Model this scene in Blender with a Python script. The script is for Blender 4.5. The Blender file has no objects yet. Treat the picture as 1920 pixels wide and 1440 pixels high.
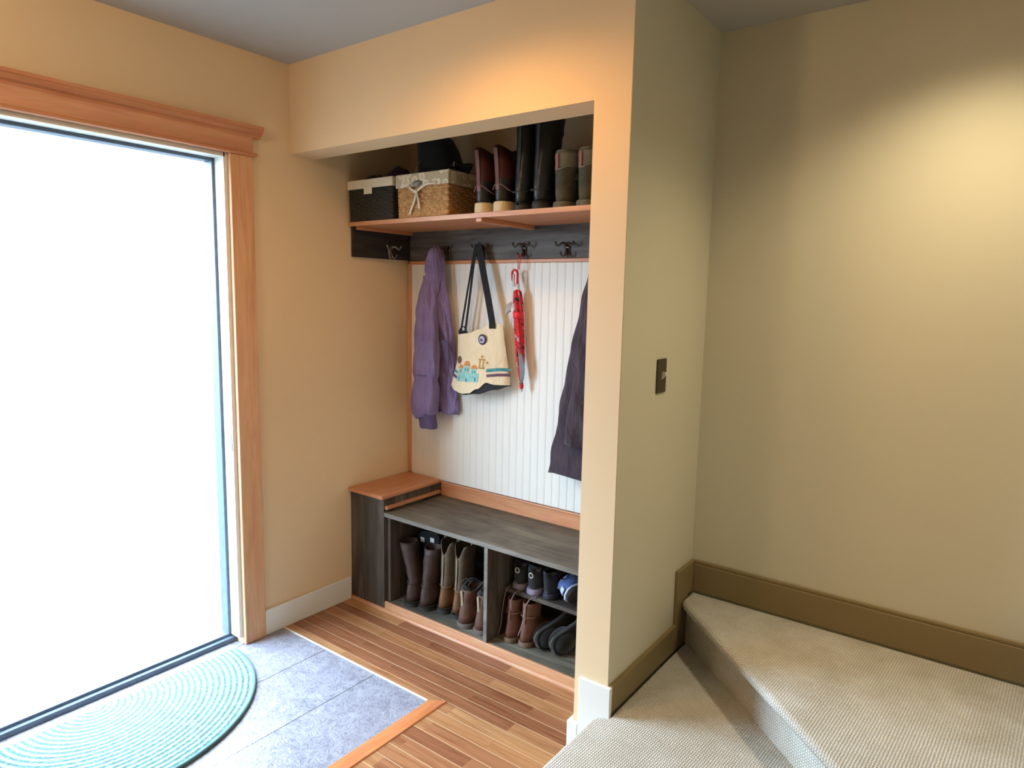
import bpy, bmesh, math, random
from mathutils import Vector, Matrix
random.seed(7)
C = bpy.context.scene.collection
SC = bpy.context.scene
PI = math.pi

# ------------------------------------------------------------------ camera, world, light, exposure
cam_data = bpy.data.cameras.new('camera')
cam_data.sensor_fit = 'HORIZONTAL'
cam_data.sensor_width = 36.0
cam_data.lens = 1267.93 / 1920 * 36.0
cam_data.clip_start = 0.02
cam = bpy.data.objects.new('camera', cam_data)
C.objects.link(cam)
_r = Vector((0.80008, 0.59957, 0.01957)); _u = Vector((-0.09317, 0.09196, 0.99139)); _f = Vector((-0.59261, 0.79502, -0.12943))
_m = Matrix((_r, _u, -_f)).transposed().to_4x4()
_m.translation = Vector((2.5390, -1.8050, 1.5033))
cam.matrix_world = _m
SC.camera = cam

SC.view_settings.view_transform = 'Standard'
SC.view_settings.look = 'None'
SC.view_settings.gamma = 1.0
SC.view_settings.use_curve_mapping = False
SC.view_settings.exposure = 0.0

world = bpy.data.worlds.new('daylight')
SC.world = world
world.use_nodes = True
_bg = world.node_tree.nodes['Background']
_bg.inputs['Color'].default_value = (0.58, 0.79, 1.0, 1)
_bg.inputs['Strength'].default_value = 28.0


def area(name, loc, direction, sx, sy, power, col, portal=False):
    l = bpy.data.lights.new(name, 'AREA')
    l.shape = 'RECTANGLE'; l.size = sx; l.size_y = sy
    l.energy = power; l.color = col
    if portal:
        l.cycles.is_portal = True
    o = bpy.data.objects.new(name, l); C.objects.link(o)
    o.location = loc
    o.rotation_euler = Vector(direction).to_track_quat('-Z', 'Y').to_euler()
    return o


# sky light comes in through the open entrance door
area('door_portal', (-0.16, -0.75, 1.02), (1, 0, 0), 0.92, 2.03, 1, (1, 1, 1), True)


def spot(name, loc, target, power, col, size=100, blend=0.6, rad=0.05):
    l = bpy.data.lights.new(name, 'SPOT')
    l.energy = power; l.color = col; l.spot_size = math.radians(size); l.spot_blend = blend
    l.shadow_soft_size = rad
    o = bpy.data.objects.new(name, l); C.objects.link(o)
    o.location = loc
    o.rotation_euler = (Vector(target) - Vector(loc)).to_track_quat('-Z', 'Y').to_euler()
    return o


# location, power, cone angle, cone softness, colour
LAMPS = [((1.20, -0.50, 2.425), 36, 168, 0.6, (1.0, 0.53, 0.18)), ((2.42, 0.24, 2.425), 74, 132, 0.95, (1.0, 0.84, 0.56))]
for _p, _w, _s, _bl, _c in LAMPS:
    spot('downlight_lamp', _p, (_p[0], _p[1], 0), _w, _c, _s, _bl, 0.09)



# ------------------------------------------------------------------ colour + materials
def lin(h):
    h = h.lstrip('#')
    out = []
    for i in (0, 2, 4):
        c = int(h[i:i + 2], 16) / 255
        out.append(c / 12.92 if c <= 0.04045 else ((c + 0.055) / 1.055) ** 2.4)
    return (*out, 1.0)


def new_mat(name, rough=0.6, spec=0.4):
    m = bpy.data.materials.new(name); m.use_nodes = True
    nt = m.node_tree; b = nt.nodes['Principled BSDF']
    b.inputs['Roughness'].default_value = rough
    b.inputs['Specular IOR Level'].default_value = spec
    return m, nt, b


def coords(nt, scale=(1, 1, 1), rot=(0, 0, 0), kind='Object'):
    t = nt.nodes.new('ShaderNodeTexCoord'); mp = nt.nodes.new('ShaderNodeMapping')
    mp.inputs['Scale'].default_value = scale; mp.inputs['Rotation'].default_value = rot
    nt.links.new(t.outputs[kind], mp.inputs['Vector'])
    return mp.outputs['Vector']


def noise(nt, vec, scale, detail=4, rough=0.55, dist=0.0):
    n = nt.nodes.new('ShaderNodeTexNoise')
    n.inputs['Scale'].default_value = scale; n.inputs['Detail'].default_value = detail
    n.inputs['Roughness'].default_value = rough; n.inputs['Distortion'].default_value = dist
    if vec is not None: nt.links.new(vec, n.inputs['Vector'])
    return n


def ramp(nt, fac, stops):
    r = nt.nodes.new('ShaderNodeValToRGB')
    while len(r.color_ramp.elements) < len(stops): r.color_ramp.elements.new(0.5)
    for e, (p, c) in zip(r.color_ramp.elements, stops):
        e.position = p; e.color = lin(c) if isinstance(c, str) else c
    nt.links.new(fac, r.inputs['Fac'])
    return r.outputs['Color']


def bump(nt, b, h, strength, dist=0.01):
    n = nt.nodes.new('ShaderNodeBump')
    n.inputs['Strength'].default_value = strength; n.inputs['Distance'].default_value = dist
    nt.links.new(h, n.inputs['Height']); nt.links.new(n.outputs['Normal'], b.inputs['Normal'])


def mixc(nt, fac, a, c, mode='MIX'):
    n = nt.nodes.new('ShaderNodeMix'); n.data_type = 'RGBA'; n.blend_type = mode
    if isinstance(fac, float): n.inputs[0].default_value = fac
    else: nt.links.new(fac, n.inputs[0])
    for s, v in ((6, a), (7, c)):
        if isinstance(v, str): n.inputs[s].default_value = lin(v)
        elif isinstance(v, tuple): n.inputs[s].default_value = v
        else: nt.links.new(v, n.inputs[s])
    return n.outputs[2]


def plain(name, col, rough=0.6, spec=0.4, var=0.12, nscale=30, bmp=0.0, bscale=200, metal=0.0):
    m, nt, b = new_mat(name, rough, spec)
    c = lin(col); v = coords(nt)
    n = noise(nt, v, nscale, 3)
    d = tuple(x * (1 - var) for x in c[:3]) + (1,); e = tuple(min(1, x * (1 + var)) for x in c[:3]) + (1,)
    nt.links.new(ramp(nt, n.outputs['Fac'], [(0.3, d), (0.7, e)]), b.inputs['Base Color'])
    b.inputs['Metallic'].default_value = metal
    if bmp: bump(nt, b, noise(nt, v, bscale, 2).outputs['Fac'], bmp, 0.004)
    return m


def wood(name, dark, light, axis='x', rough=0.4, spec=0.4, scale=1.0, contrast=(0.3, 0.7)):
    m, nt, b = new_mat(name, rough, spec)
    k = {'x': (2.0, 26, 26), 'y': (26, 2.0, 26), 'z': (26, 26, 2.0)}[axis]
    v = coords(nt, tuple(q * scale for q in k))
    n = noise(nt, v, 1.0, 6, 0.6, 0.8)
    v2 = coords(nt, tuple(q * scale * 5 for q in k))
    n2 = noise(nt, v2, 1.0, 2, 0.5)
    c = ramp(nt, n.outputs['Fac'], [(contrast[0], dark), (contrast[1], light)])
    c = mixc(nt, 0.18, c, n2.outputs['Color'], 'OVERLAY')
    nt.links.new(c, b.inputs['Base Color'])
    bump(nt, b, n2.outputs['Fac'], 0.08, 0.002)
    return m


def paint(name, col, rough=0.75):
    m, nt, b = new_mat(name, rough, 0.25)
    v = coords(nt); c = lin(col)
    n = noise(nt, v, 1.3, 2)
    nt.links.new(ramp(nt, n.outputs['Fac'], [(0.3, tuple(x * .975 for x in c[:3]) + (1,)), (0.7, tuple(min(1, x * 1.02) for x in c[:3]) + (1,))]), b.inputs['Base Color'])
    bump(nt, b, noise(nt, v, 160, 3).outputs['Fac'], 0.05, 0.002)
    return m


def plank_floor():
    m, nt, b = new_mat('oak_planks', 0.32, 0.5)
    v = coords(nt)
    br = nt.nodes.new('ShaderNodeTexBrick')
    br.offset = 0.37; br.offset_frequency = 2; br.squash = 1.0
    for k, val in (('Scale', 1.0), ('Brick Width', 0.62), ('Row Height', 0.0585), ('Mortar Size', 0.0013), ('Mortar Smooth', 0.2), ('Bias', 0.0)):
        br.inputs[k].default_value = val
    br.inputs['Color1'].default_value = (0, 0, 0, 1); br.inputs['Color2'].default_value = (1, 1, 1, 1); br.inputs['Mortar'].default_value = (0.5, 0.5, 0.5, 1)
    nt.links.new(v, br.inputs['Vector'])
    base = ramp(nt, br.outputs['Color'], [(0.0, '#88583c'), (0.35, '#98684a'), (0.65, '#a4744e'), (1.0, '#b4885e')])
    # grain shifted plank by plank
    add = nt.nodes.new('ShaderNodeVectorMath'); add.operation = 'MULTIPLY_ADD'
    nt.links.new(br.outputs['Color'], add.inputs[0]); add.inputs[1].default_value = (7, 3, 5); nt.links.new(v, add.inputs[2])
    mp = nt.nodes.new('ShaderNodeMapping'); mp.inputs['Scale'].default_value = (2.4, 42, 10)
    nt.links.new(add.outputs[0], mp.inputs['Vector'])
    g = noise(nt, mp.outputs['Vector'], 1.0, 5, 0.6, 1.2)
    gr = ramp(nt, g.outputs['Fac'], [(0.32, '#8a5a3a'), (0.48, '#b8b0a8'), (0.7, '#d8d4d0')])
    c = mixc(nt, 0.6, base, gr, 'OVERLAY')
    sp = nt.nodes.new('ShaderNodeSeparateXYZ'); nt.links.new(v, sp.inputs[0])
    def mth(op, a, q=None):
        k = nt.nodes.new('ShaderNodeMath'); k.operation = op
        nt.links.new(a, k.inputs[0])
        if q is not None: k.inputs[1].default_value = q
        return k.outputs[0]
    fr = mth('FRACT', mth('DIVIDE', sp.outputs['Y'], 0.0585))
    ed = mth('ABSOLUTE', mth('SUBTRACT', fr, 0.5))
    seam = mth('GREATER_THAN', ed, 0.479)
    c = mixc(nt, mth('MULTIPLY', br.outputs['Fac'], 0.25), c, '#8a6244')
    c = mixc(nt, seam, c, '#cfae88')  # highlights on the plank bevels, painted as pale lines
    nt.links.new(c, b.inputs['Base Color'])
    inv = nt.nodes.new('ShaderNodeMath'); inv.operation = 'MULTIPLY_ADD'; inv.inputs[1].default_value = -1; inv.inputs[2].default_value = 1
    nt.links.new(br.outputs['Fac'], inv.inputs[0])
    bump(nt, b, inv.outputs[0], 0.25, 0.002)
    return m


def tile_floor():
    m, nt, b = new_mat('stone_tile', 0.3, 0.5)
    t = nt.nodes.new('ShaderNodeTexCoord'); mp = nt.nodes.new('ShaderNodeMapping')
    mp.inputs['Location'].default_value = (-0.007, 0.106, 0)
    nt.links.new(t.outputs['Object'], mp.inputs['Vector']); v = mp.outputs['Vector']
    br = nt.nodes.new('ShaderNodeTexBrick'); br.offset = 0.0; br.squash = 1.0
    for k, val in (('Scale', 1.0), ('Brick Width', 0.3045), ('Row Height', 0.3095), ('Mortar Size', 0.0022), ('Mortar Smooth', 0.1), ('Bias', 0.0)):
        br.inputs[k].default_value = val
    nt.links.new(v, br.inputs['Vector'])
    n = noise(nt, v, 9, 8, 0.62, 1.6)
    n2 = noise(nt, v, 32, 4, 0.6, 2.5)
    c = ramp(nt, n.outputs['Fac'], [(0.3, '#77757f'), (0.5, '#8c8a95'), (0.72, '#a3a1ab')])
    c2 = ramp(nt, n2.outputs['Fac'], [(0.42, '#676672'), (0.5, '#a3a2ab')])
    c = mixc(nt, 0.32, c, c2)
    sp = nt.nodes.new('ShaderNodeSeparateXYZ'); nt.links.new(v, sp.inputs[0])
    def seam(out, size, w):
        dv = nt.nodes.new('ShaderNodeMath'); dv.operation = 'DIVIDE'; dv.inputs[1].default_value = size; nt.links.new(out, dv.inputs[0])
        fr = nt.nodes.new('ShaderNodeMath'); fr.operation = 'FRACT'; nt.links.new(dv.outputs[0], fr.inputs[0])
        sb = nt.nodes.new('ShaderNodeMath'); sb.operation = 'SUBTRACT'; sb.inputs[1].default_value = 0.5; nt.links.new(fr.outputs[0], sb.inputs[0])
        ab = nt.nodes.new('ShaderNodeMath'); ab.operation = 'ABSOLUTE'; nt.links.new(sb.outputs[0], ab.inputs[0])
        gt = nt.nodes.new('ShaderNodeMath'); gt.operation = 'GREATER_THAN'; gt.inputs[1].default_value = 0.5 - w / size; nt.links.new(ab.outputs[0], gt.inputs[0])
        return gt.outputs[0]
    c = mixc(nt, seam(sp.outputs['Y'], 0.3095, 0.002), c, '#8f8c8c')
    c = mixc(nt, seam(sp.outputs['X'], 0.3045, 0.0022), c, '#4d4a48')
    nt.links.new(c, b.inputs['Base Color'])
    bump(nt, b, n2.outputs['Fac'], 0.5, 0.006)
    return m


def carpet():
    m, nt, b = new_mat('berber_carpet', 0.95, 0.1)
    v = coords(nt, (1, 1, 1), (0, 0, math.radians(4)))
    w = []
    for ax, per in (('X', 0.0075), ('Y', 0.0095), ('Z', 0.0095)):
        wv = nt.nodes.new('ShaderNodeTexWave'); wv.wave_type = 'BANDS'; wv.bands_direction = ax
        wv.inputs['Scale'].default_value = 0.314 / per; wv.inputs['Distortion'].default_value = 1.2; wv.inputs['Detail'].default_value = 1; wv.inputs['Detail Scale'].default_value = 1.5
        nt.links.new(v, wv.inputs['Vector']); w.append(wv.outputs['Fac'])
    geo = nt.nodes.new('ShaderNodeNewGeometry'); sp = nt.nodes.new('ShaderNodeSeparateXYZ'); nt.links.new(geo.outputs['True Normal'], sp.inputs[0])
    ab = nt.nodes.new('ShaderNodeMath'); ab.operation = 'ABSOLUTE'; nt.links.new(sp.outputs['Z'], ab.inputs[0])
    gt = nt.nodes.new('ShaderNodeMath'); gt.operation = 'GREATER_THAN'; gt.inputs[1].default_value = 0.5; nt.links.new(ab.outputs[0], gt.inputs[0])
    mu = nt.nodes.new('ShaderNodeMix'); mu.data_type = 'FLOAT'
    nt.links.new(gt.outputs[0], mu.inputs[0]); nt.links.new(w[2], mu.inputs[2]); nt.links.new(w[1], mu.inputs[3])
    mm = nt.nodes.new('ShaderNodeMath'); mm.operation = 'MULTIPLY'
    nt.links.new(w[0], mm.inputs[0]); nt.links.new(mu.outputs[0], mm.inputs[1])
    n = noise(nt, v, 8, 3)
    c = ramp(nt, mm.outputs[0], [(0.0, '#b7b3aa'), (0.3, '#e0dcd4'), (1.0, '#efede8')])
    c2 = ramp(nt, n.outputs['Fac'], [(0.3, '#e8e4dc'), (0.7, '#ffffff')])
    nt.links.new(mixc(nt, 1.0, c, c2, 'MULTIPLY'), b.inputs['Base Color'])
    bump(nt, b, mm.outputs[0], 0.8, 0.004)
    return m


def stained(name, axis='x', a='#352d28', mid='#4d443c', l='#6c6157', mottle=True):
    m, nt, b = new_mat(name, 0.55, 0.35)
    k = {'x': (1.6, 14, 14), 'y': (14, 1.6, 14), 'z': (14, 14, 1.6)}[axis]
    n = noise(nt, coords(nt, k), 1.3, 6, 0.6, 1.4)
    n2 = noise(nt, coords(nt), 5.5, 5, 0.6, 0.6)
    c = ramp(nt, n.outputs['Fac'], [(0.28, a), (0.5, mid), (0.72, l)])
    if mottle:
        c = mixc(nt, 0.35, c, ramp(nt, n2.outputs['Fac'], [(0.35, '#2c2723'), (0.65, '#77705f')]))
    nt.links.new(c, b.inputs['Base Color'])
    bump(nt, b, n.outputs['Fac'], 0.1, 0.002)
    return m


def leather(name, c1, c2, rough=0.55, ns=12, spec=0.35):
    m, nt, b = new_mat(name, rough, spec)
    v = coords(nt)
    n = noise(nt, v, ns, 5, 0.6)
    nt.links.new(ramp(nt, n.outputs['Fac'], [(0.3, c1), (0.7, c2)]), b.inputs['Base Color'])
    bump(nt, b, noise(nt, v, 90, 4).outputs['Fac'], 0.15, 0.002)
    return m


def fabric(name, c1, c2, rough=0.85, ns=9, weave=500, wrinkle=0.0):
    m, nt, b = new_mat(name, rough, 0.2)
    v = coords(nt)
    n = noise(nt, v, ns, 4)
    nt.links.new(ramp(nt, n.outputs['Fac'], [(0.3, c1), (0.7, c2)]), b.inputs['Base Color'])
    b.inputs['Sheen Weight'].default_value = 0.15
    if wrinkle:
        bump(nt, b, noise(nt, coords(nt, (1, 1, .45)), 17, 3, .5, 1.2).outputs['Fac'], wrinkle, 0.03)
    else:
        bump(nt, b, noise(nt, v, weave, 2).outputs['Fac'], 0.12, 0.001)
    return m


M = {}
M['wall'] = paint('wall_paint', '#e2c7a0')
M['stairwall'] = paint('stair_wall_paint', '#cdc6ad')
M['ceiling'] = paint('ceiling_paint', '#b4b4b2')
M['white'] = paint('white_trim_paint', '#e4e2da', 0.45)
M['bead'] = paint('beadboard_paint', '#e9e6de', 0.45)
M['taupe'] = paint('taupe_trim_paint', '#867450', 0.5)
M['oakz'] = wood('oak_upright', '#c88f66', '#e3b48c', 'z', 0.42)
M['oakx'] = wood('oak_lengthwise', '#bb7a54', '#d2966c', 'x', 0.38)
M['oaky'] = wood('oak_crosswise', '#b8764f', '#cd8e66', 'y', 0.38)
M['oakedge'] = wood('oak_edging', '#b07a54', '#cf9c76', 'x', 0.4)
M['planks'] = plank_floor()
M['tile'] = tile_floor()
M['carpet'] = carpet()
M['stain_x'] = stained('stained_ply_lengthwise', 'x')
M['stain_z'] = stained('stained_ply_upright', 'z', mottle=False)
M['stain_seat'] = stained('stained_ply_seat', 'x', '#483f35', '#62584b', '#857b69')
M['stain_edge'] = stained('stained_ply_edge', 'x', '#554d45', '#6b645b', '#80786e', False)
M['rail'] = stained('stained_rail_board', 'x', '#383432', '#55504c', '#716e6a', False)
M['metal_dark'] = plain('dark_bronze', '#4a4238', 0.34, 0.5, metal=0.8)
M['metal'] = plain('nickel', '#9a9690', 0.35, 0.5, metal=0.85)
M['alu'] = plain('slate_aluminium', '#5b6675', 0.5, 0.4, metal=0.2)
M['concrete'] = plain('porch_concrete', '#5f605e', 0.9, 0.2, bmp=0.2)
M['brownplate'] = plain('bronze_plate', '#3b3225', 0.4, 0.5)
M['toggle'] = plain('ivory_plastic', '#d9d5c9', 0.4, 0.5)
M['lens'], _nt, _b = new_mat('lamp_lens', 0.5)
_b.inputs['Emission Color'].default_value = (1, 0.75, 0.45, 1); _b.inputs['Emission Strength'].default_value = 6


# ------------------------------------------------------------------ mesh helper
class MB:
    def __init__(s): s.v = []; s.f = []
    def add(s, vs, fs):
        o = len(s.v); s.v += [tuple(p) for p in vs]; s.f += [tuple(i + o for i in f) for f in fs]; return s
    def box(s, x0, x1, y0, y1, z0, z1):
        return s.add([(x0, y0, z0), (x1, y0, z0), (x1, y1, z0), (x0, y1, z0), (x0, y0, z1), (x1, y0, z1), (x1, y1, z1), (x0, y1, z1)],
                     [(0, 3, 2, 1), (4, 5, 6, 7), (0, 1, 5, 4), (1, 2, 6, 5), (2, 3, 7, 6), (3, 0, 4, 7)])
    def prism(s, poly, z0, z1, fn=None):
        n = len(poly); vs = [(x, y, z0) for x, y in poly] + [(x, y, z1) for x, y in poly]
        if fn: vs = [fn(*p) for p in vs]
        return s.add(vs, [tuple(range(n - 1, -1, -1)), tuple(range(n, 2 * n))] + [(i, (i + 1) % n, n + (i + 1) % n, n + i) for i in range(n)])
    def loft(s, rings, cap0=True, cap1=True, closed=True):
        n = len(rings[0]); vs = [p for r in rings for p in r]; fs = []
        for k in range(len(rings) - 1):
            for i in range(n if closed else n - 1):
                j = (i + 1) % n
                fs.append((k * n + i, k * n + j, (k + 1) * n + j, (k + 1) * n + i))
        if cap0: fs.append(tuple(range(n - 1, -1, -1)))
        if cap1: fs.append(tuple(range((len(rings) - 1) * n, len(rings) * n)))
        return s.add(vs, fs)
    def tube(s, pts, r, n=8, flat=1.0, up=(0, 0, 1)):
        pts = [Vector(p) for p in pts]; rings = []
        prev = None
        for i, p in enumerate(pts):
            t = (pts[min(i + 1, len(pts) - 1)] - pts[max(i - 1, 0)]).normalized()
            if prev is None:
                a = Vector(up)
                if abs(a.dot(t)) > 0.95: a = Vector((1, 0, 0)) if abs(t.x) < 0.9 else Vector((0, 1, 0))
            else: a = prev
            e1 = (a - t * a.dot(t)).normalized(); prev = e1; e2 = t.cross(e1)
            rr = r[i] if isinstance(r, (list, tuple)) else r
            rings.append([p + e1 * (rr * math.cos(2 * PI * k / n)) + e2 * (rr * flat * math.sin(2 * PI * k / n)) for k in range(n)])
        return s.loft(rings)
    def lathe(s, prof, n=24, c=(0, 0, 0), flute=None):
        rings = []
        for z, r in prof:
            rings.append([(c[0] + (r * (1 + (flute(a, z) if flute else 0))) * math.cos(a), c[1] + (r * (1 + (flute(a, z) if flute else 0))) * math.sin(a), c[2] + z) for a in [2 * PI * k / n for k in range(n)]])
        return s.loft(rings)
    def ball(s, c, r, n=10, sq=(1, 1, 1)):
        rings = []
        for k in range(n // 2 + 1):
            t = -PI / 2 + PI * k / (n // 2); rr = max(math.cos(t), 0.02)
            rings.append([(c[0] + sq[0] * r * rr * math.cos(a), c[1] + sq[1] * r * rr * math.sin(a), c[2] + sq[2] * r * math.sin(t)) for a in [2 * PI * q / n for q in range(n)]])
        return s.loft(rings)
    def grid(s, fn, nu, nv):
        vs = [fn(i / nu, j / nv) for j in range(nv + 1) for i in range(nu + 1)]
        return s.add(vs, [(j * (nu + 1) + i, j * (nu + 1) + i + 1, (j + 1) * (nu + 1) + i + 1, (j + 1) * (nu + 1) + i) for j in range(nv) for i in range(nu)])
    def xf(s, fn): s.v = [tuple(fn(*p)) for p in s.v]; return s
    def build(s, name, mat, parent=None, smooth=False, bevel=0.0, seg=2, local=False, sub=0, thick=0.0, fix=True):
        vs = s.v
        off = Vector((0, 0, 0))
        if parent is not None and not local:
            off = Vector(parent['base'] if 'base' in parent else (0, 0, 0))
        me = bpy.data.meshes.new(name)
        me.from_pydata([(p[0] - off[0], p[1] - off[1], p[2] - off[2]) for p in vs], [], s.f)
        if fix:
            bm = bmesh.new(); bm.from_mesh(me); bmesh.ops.recalc_face_normals(bm, faces=bm.faces); bm.to_mesh(me); bm.free()
        me.materials.append(mat)
        if smooth:
            for p in me.polygons: p.use_smooth = True
        o = bpy.data.objects.new(name, me); C.objects.link(o)
        if parent is not None:
            o.parent = parent
        if thick:
            md = o.modifiers.new('thickness', 'SOLIDIFY'); md.thickness = thick; md.offset = 0
        if bevel:
            md = o.modifiers.new('bevel', 'BEVEL'); md.width = bevel; md.segments = seg; md.limit_method = 'ANGLE'; md.angle_limit = math.radians(40)
            md.harden_normals = False
        if sub:
            md = o.modifiers.new('subdivision', 'SUBSURF'); md.levels = sub; md.render_levels = sub
        return o


def tag(o, label, cat, group=None, kind=None):
    o['label'] = label; o['category'] = cat
    if group: o['group'] = group
    if kind: o['kind'] = kind
    return o


def root(name, loc, label, cat, group=None, kind=None, rot=(0, 0, 0), base=True):
    o = bpy.data.objects.new(name, None); C.objects.link(o)
    o.empty_display_size = 0.05
    o.location = loc; o.rotation_euler = rot
    BASES[o.name] = loc
    return tag(o, label, cat, group, kind)


BASES = {}


def part(mb, name, mat, parent, label=None, **k):
    """part given in world coordinates under an unrotated root"""
    b = BASES[parent.name]
    mb.xf(lambda x, y, z: (x - b[0], y - b[1], z - b[2]))
    o = mb.build(name, mat, parent, local=True, **k)
    BASES[o.name] = b if parent.name in BASES else (0, 0, 0)
    if label: o['label'] = label
    return o


def struct(mb, name, mat, label, cat, **k):
    return tag(mb.build(name, mat, None, **k), label, cat, None, 'structure')


# ------------------------------------------------------------------ the setting
XR, YR, HC = 3.5, -3.6, 2.44
W, W2, HS, D, DS = 1.475, 1.597, 2.079, 0.703, 0.657

struct(MB().box(0.905, XR, YR, 0.8, -0.04, 0).box(0, 0.905, -0.095, 0.8, -0.04, 0), 'floor', M['planks'], 'oak strip floor running along the closet front', 'floor')
struct(MB().box(-0.15, 0.905, YR, -0.095, -0.04, 0.0), 'floor_tile', M['tile'], 'grey stone tile floor inside the entrance door', 'floor')
struct(MB().prism([(0, -0.101), (0.900, -0.101), (0.903, -0.094), (0, -0.094)], -0.001, 0.0025), 'trim_1', plain('pale_edge_strip', '#e6e0d2', 0.4), 'thin pale edge strip between tiles and oak floor', 'trim')
struct(MB().prism([(0.905, -0.095), (0.965, -0.058), (0.965, YR), (0.905, YR)], -0.02, 0.004), 'trim_2', wood('transition_oak', '#b8683c', '#d08a58', 'y', 0.35), 'orange oak transition strip along the tile edge', 'trim', bevel=0.003)
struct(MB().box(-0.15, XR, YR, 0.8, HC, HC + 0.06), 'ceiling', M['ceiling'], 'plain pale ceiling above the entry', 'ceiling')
_w = MB().box(-0.15, 0, -0.29, 0.8, 0, HC).box(-0.15, 0, YR, -1.21, 0, HC).box(-0.15, 0, -1.21, -0.29, 2.035, HC)
struct(_w, 'wall_left', M['wall'], 'tan wall with the entrance door opening', 'wall')
struct(MB().box(0, W, 0.0, 0.13, HS, HC).box(W, W2, 0, 0.8, 0, HC), 'wall_front', M['wall'], 'tan wall framing the closet with soffit and post', 'wall')
struct(MB().box(0, W, D, 0.8, 0, HC), 'wall_back', M['wall'], 'closet back wall behind the hooks and shelf', 'wall')
struct(MB().box(W2, XR, DS, 0.8, 0, HC), 'wall_stair', M['stairwall'], 'khaki wall behind the carpeted stairs', 'wall')
struct(MB().box(W2, W2 + 0.0015, 0.001, DS, 0.0, HC), 'wall_stair_side', M['stairwall'], 'khaki wall with the light switch beside the stairs', 'wall')
struct(MB().box(XR, XR + 0.1, YR, 0.8, 0, HC), 'wall_right', M['stairwall'], 'wall closing the stair side of the entry', 'wall')
struct(MB().box(-0.15, XR + 0.1, YR - 0.1, YR, 0, HC), 'wall_rear', M['wall'], 'tan wall opposite the closet', 'wall')

struct(MB().box(-150, -0.15, -150, 150, -0.18, -0.14), 'floor_porch', M['concrete'], 'concrete porch outside the open door', 'floor')

# beadboard panel with real grooves
_b = MB(); prof = []
x = 0.022
while x < W - 0.002:
    x1 = min(x + 0.0405, W - 0.001)
    prof += [(x, D - 0.008), (x + 0.0015, D - 0.010), (x1 - 0.0075, D - 0.010), (x1 - 0.0060, D - 0.0093), (x1 - 0.0045, D - 0.010), (x1 - 0.0030, D - 0.010), (x1 - 0.0012, D - 0.0093)]
    x = x1
_b.add([(px, py, z) for z in (0.50, 1.66) for px, py in prof], [(i, i + 1, len(prof) + i + 1, len(prof) + i) for i in range(len(prof) - 1)])
struct(_b, 'wall_panel', M['bead'], 'white grooved beadboard panel at the closet back', 'wall panel', fix=False)
struct(MB().box(0.001, 0.022, D - 0.018, D, 0.566, 1.665), 'trim_3', M['oakz'], 'narrow oak corner strip beside the beadboard', 'trim', bevel=0.004)
struct(MB().box(0.001, W - 0.001, D - 0.018, D, 1.650, 1.668), 'trim_4', M['oakx'], 'narrow oak strip along the top of the beadboard', 'trim', bevel=0.004)
struct(MB().box(0, 0.014, -0.191, 0.287, 0, 0.113), 'baseboard_left', M['white'], 'white baseboard between door casing and bench', 'baseboard', bevel=0.003)
struct(MB().box(W - 0.016, 1.500, -0.016, 0.0, 0, 0.113).box(W - 0.016, W, 0.0, 0.26, 0, 0.113), 'baseboard_post', M['white'], 'white baseboard wrapping the foot of the post', 'baseboard', bevel=0.003)
struct(MB().box(1.500, W2 + 0.017, -0.016, 0.0, 0, 0.278), 'trim_5', M['white'], 'tall white skirting on the post beside the stairs', 'trim', bevel=0.002)

# quarter round under the bench front
_q = MB(); qp = [(0.2995, 0.0)] + [(0.2995 - 0.0115 * math.cos(t), 0.0125 * math.sin(t)) for t in [PI / 2 * k / 6 for k in range(7)]]
_q.loft([[(xx, y, z) for y, z in qp] for xx in (0.001, W - 0.017)])
struct(_q, 'trim_6', M['oakedge'], 'oak quarter round along the foot of the bench', 'trim', smooth=False)

# stair skirting (stepped)
_s = MB()
sk = [(0.001, 0.188), (0.001, 0.279), (0.500, 0.287), (0.496, 0.497), (DS, 0.497), (DS, 0.376), (0.60, 0.376), (0.60, 0.188)]
_s.prism(sk, W2, W2 + 0.016, fn=lambda a, b, c: (c, a, b))
struct(_s, 'trim_7', M['taupe'], 'taupe stepped skirting beside the switch', 'trim', bevel=0.003)
_s = MB()
skc = [(0.002, 0.278), (0.002, 0.286), (0.493, 0.295), (0.489, 0.503), (DS - 0.001, 0.503), (DS - 0.001, 0.497), (0.496, 0.497), (0.500, 0.287)]
struct(MB().box(W2 + 0.016, XR, DS - 0.016, DS, 0.376, 0.487).box(W2 + 0.016, XR, DS - 0.011, DS, 0.487, 0.499), 'trim_8', M['taupe'], 'taupe skirting along the wall behind the stairs', 'trim', bevel=0.003)

# entrance door
d1 = root('door_1', (0, -0.75, 0), 'open entrance doorway with oak casing and bright daylight outside', 'door', None, 'structure')
part(MB().box(0, 0.020, -0.290, -0.192, 0, 2.036).box(0, 0.020, -1.31, -1.21, 0, 2.036), 'casing', M['oakz'], d1, bevel=0.004)
hd = part(MB().box(0, 0.021, -1.309, -0.191, 2.046, 2.108), 'head_casing', wood('oak_head', '#bf8563', '#d8a17e', 'y', 0.42), d1)
part(MB().box(0, 0.032, -1.325, -0.176, 2.034, 2.047), 'head_fillet', M['oaky'], d1, bevel=0.004)
_c = MB(); crp = [(0, 2.108), (0.022, 2.108), (0.024, 2.116), (0.034, 2.122), (0.042, 2.132), (0.042, 2.137), (0.048, 2.139), (0.048, 2.150), (0, 2.150)]
_c.loft([[(a, yy, b) for a, b in crp] for yy in (-1.345, -0.155)])
part(_c, 'crown', M['oaky'], d1)
part(MB().box(-0.15, -0.001, -0.306, -0.2901, 0.03, 2.034).box(-0.15, -0.001, -1.2099, -1.194, 0.03, 2.034).box(-0.15, -0.001, -1.2, -0.3, 2.019, 2.034), 'jamb', M['white'], d1)
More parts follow.
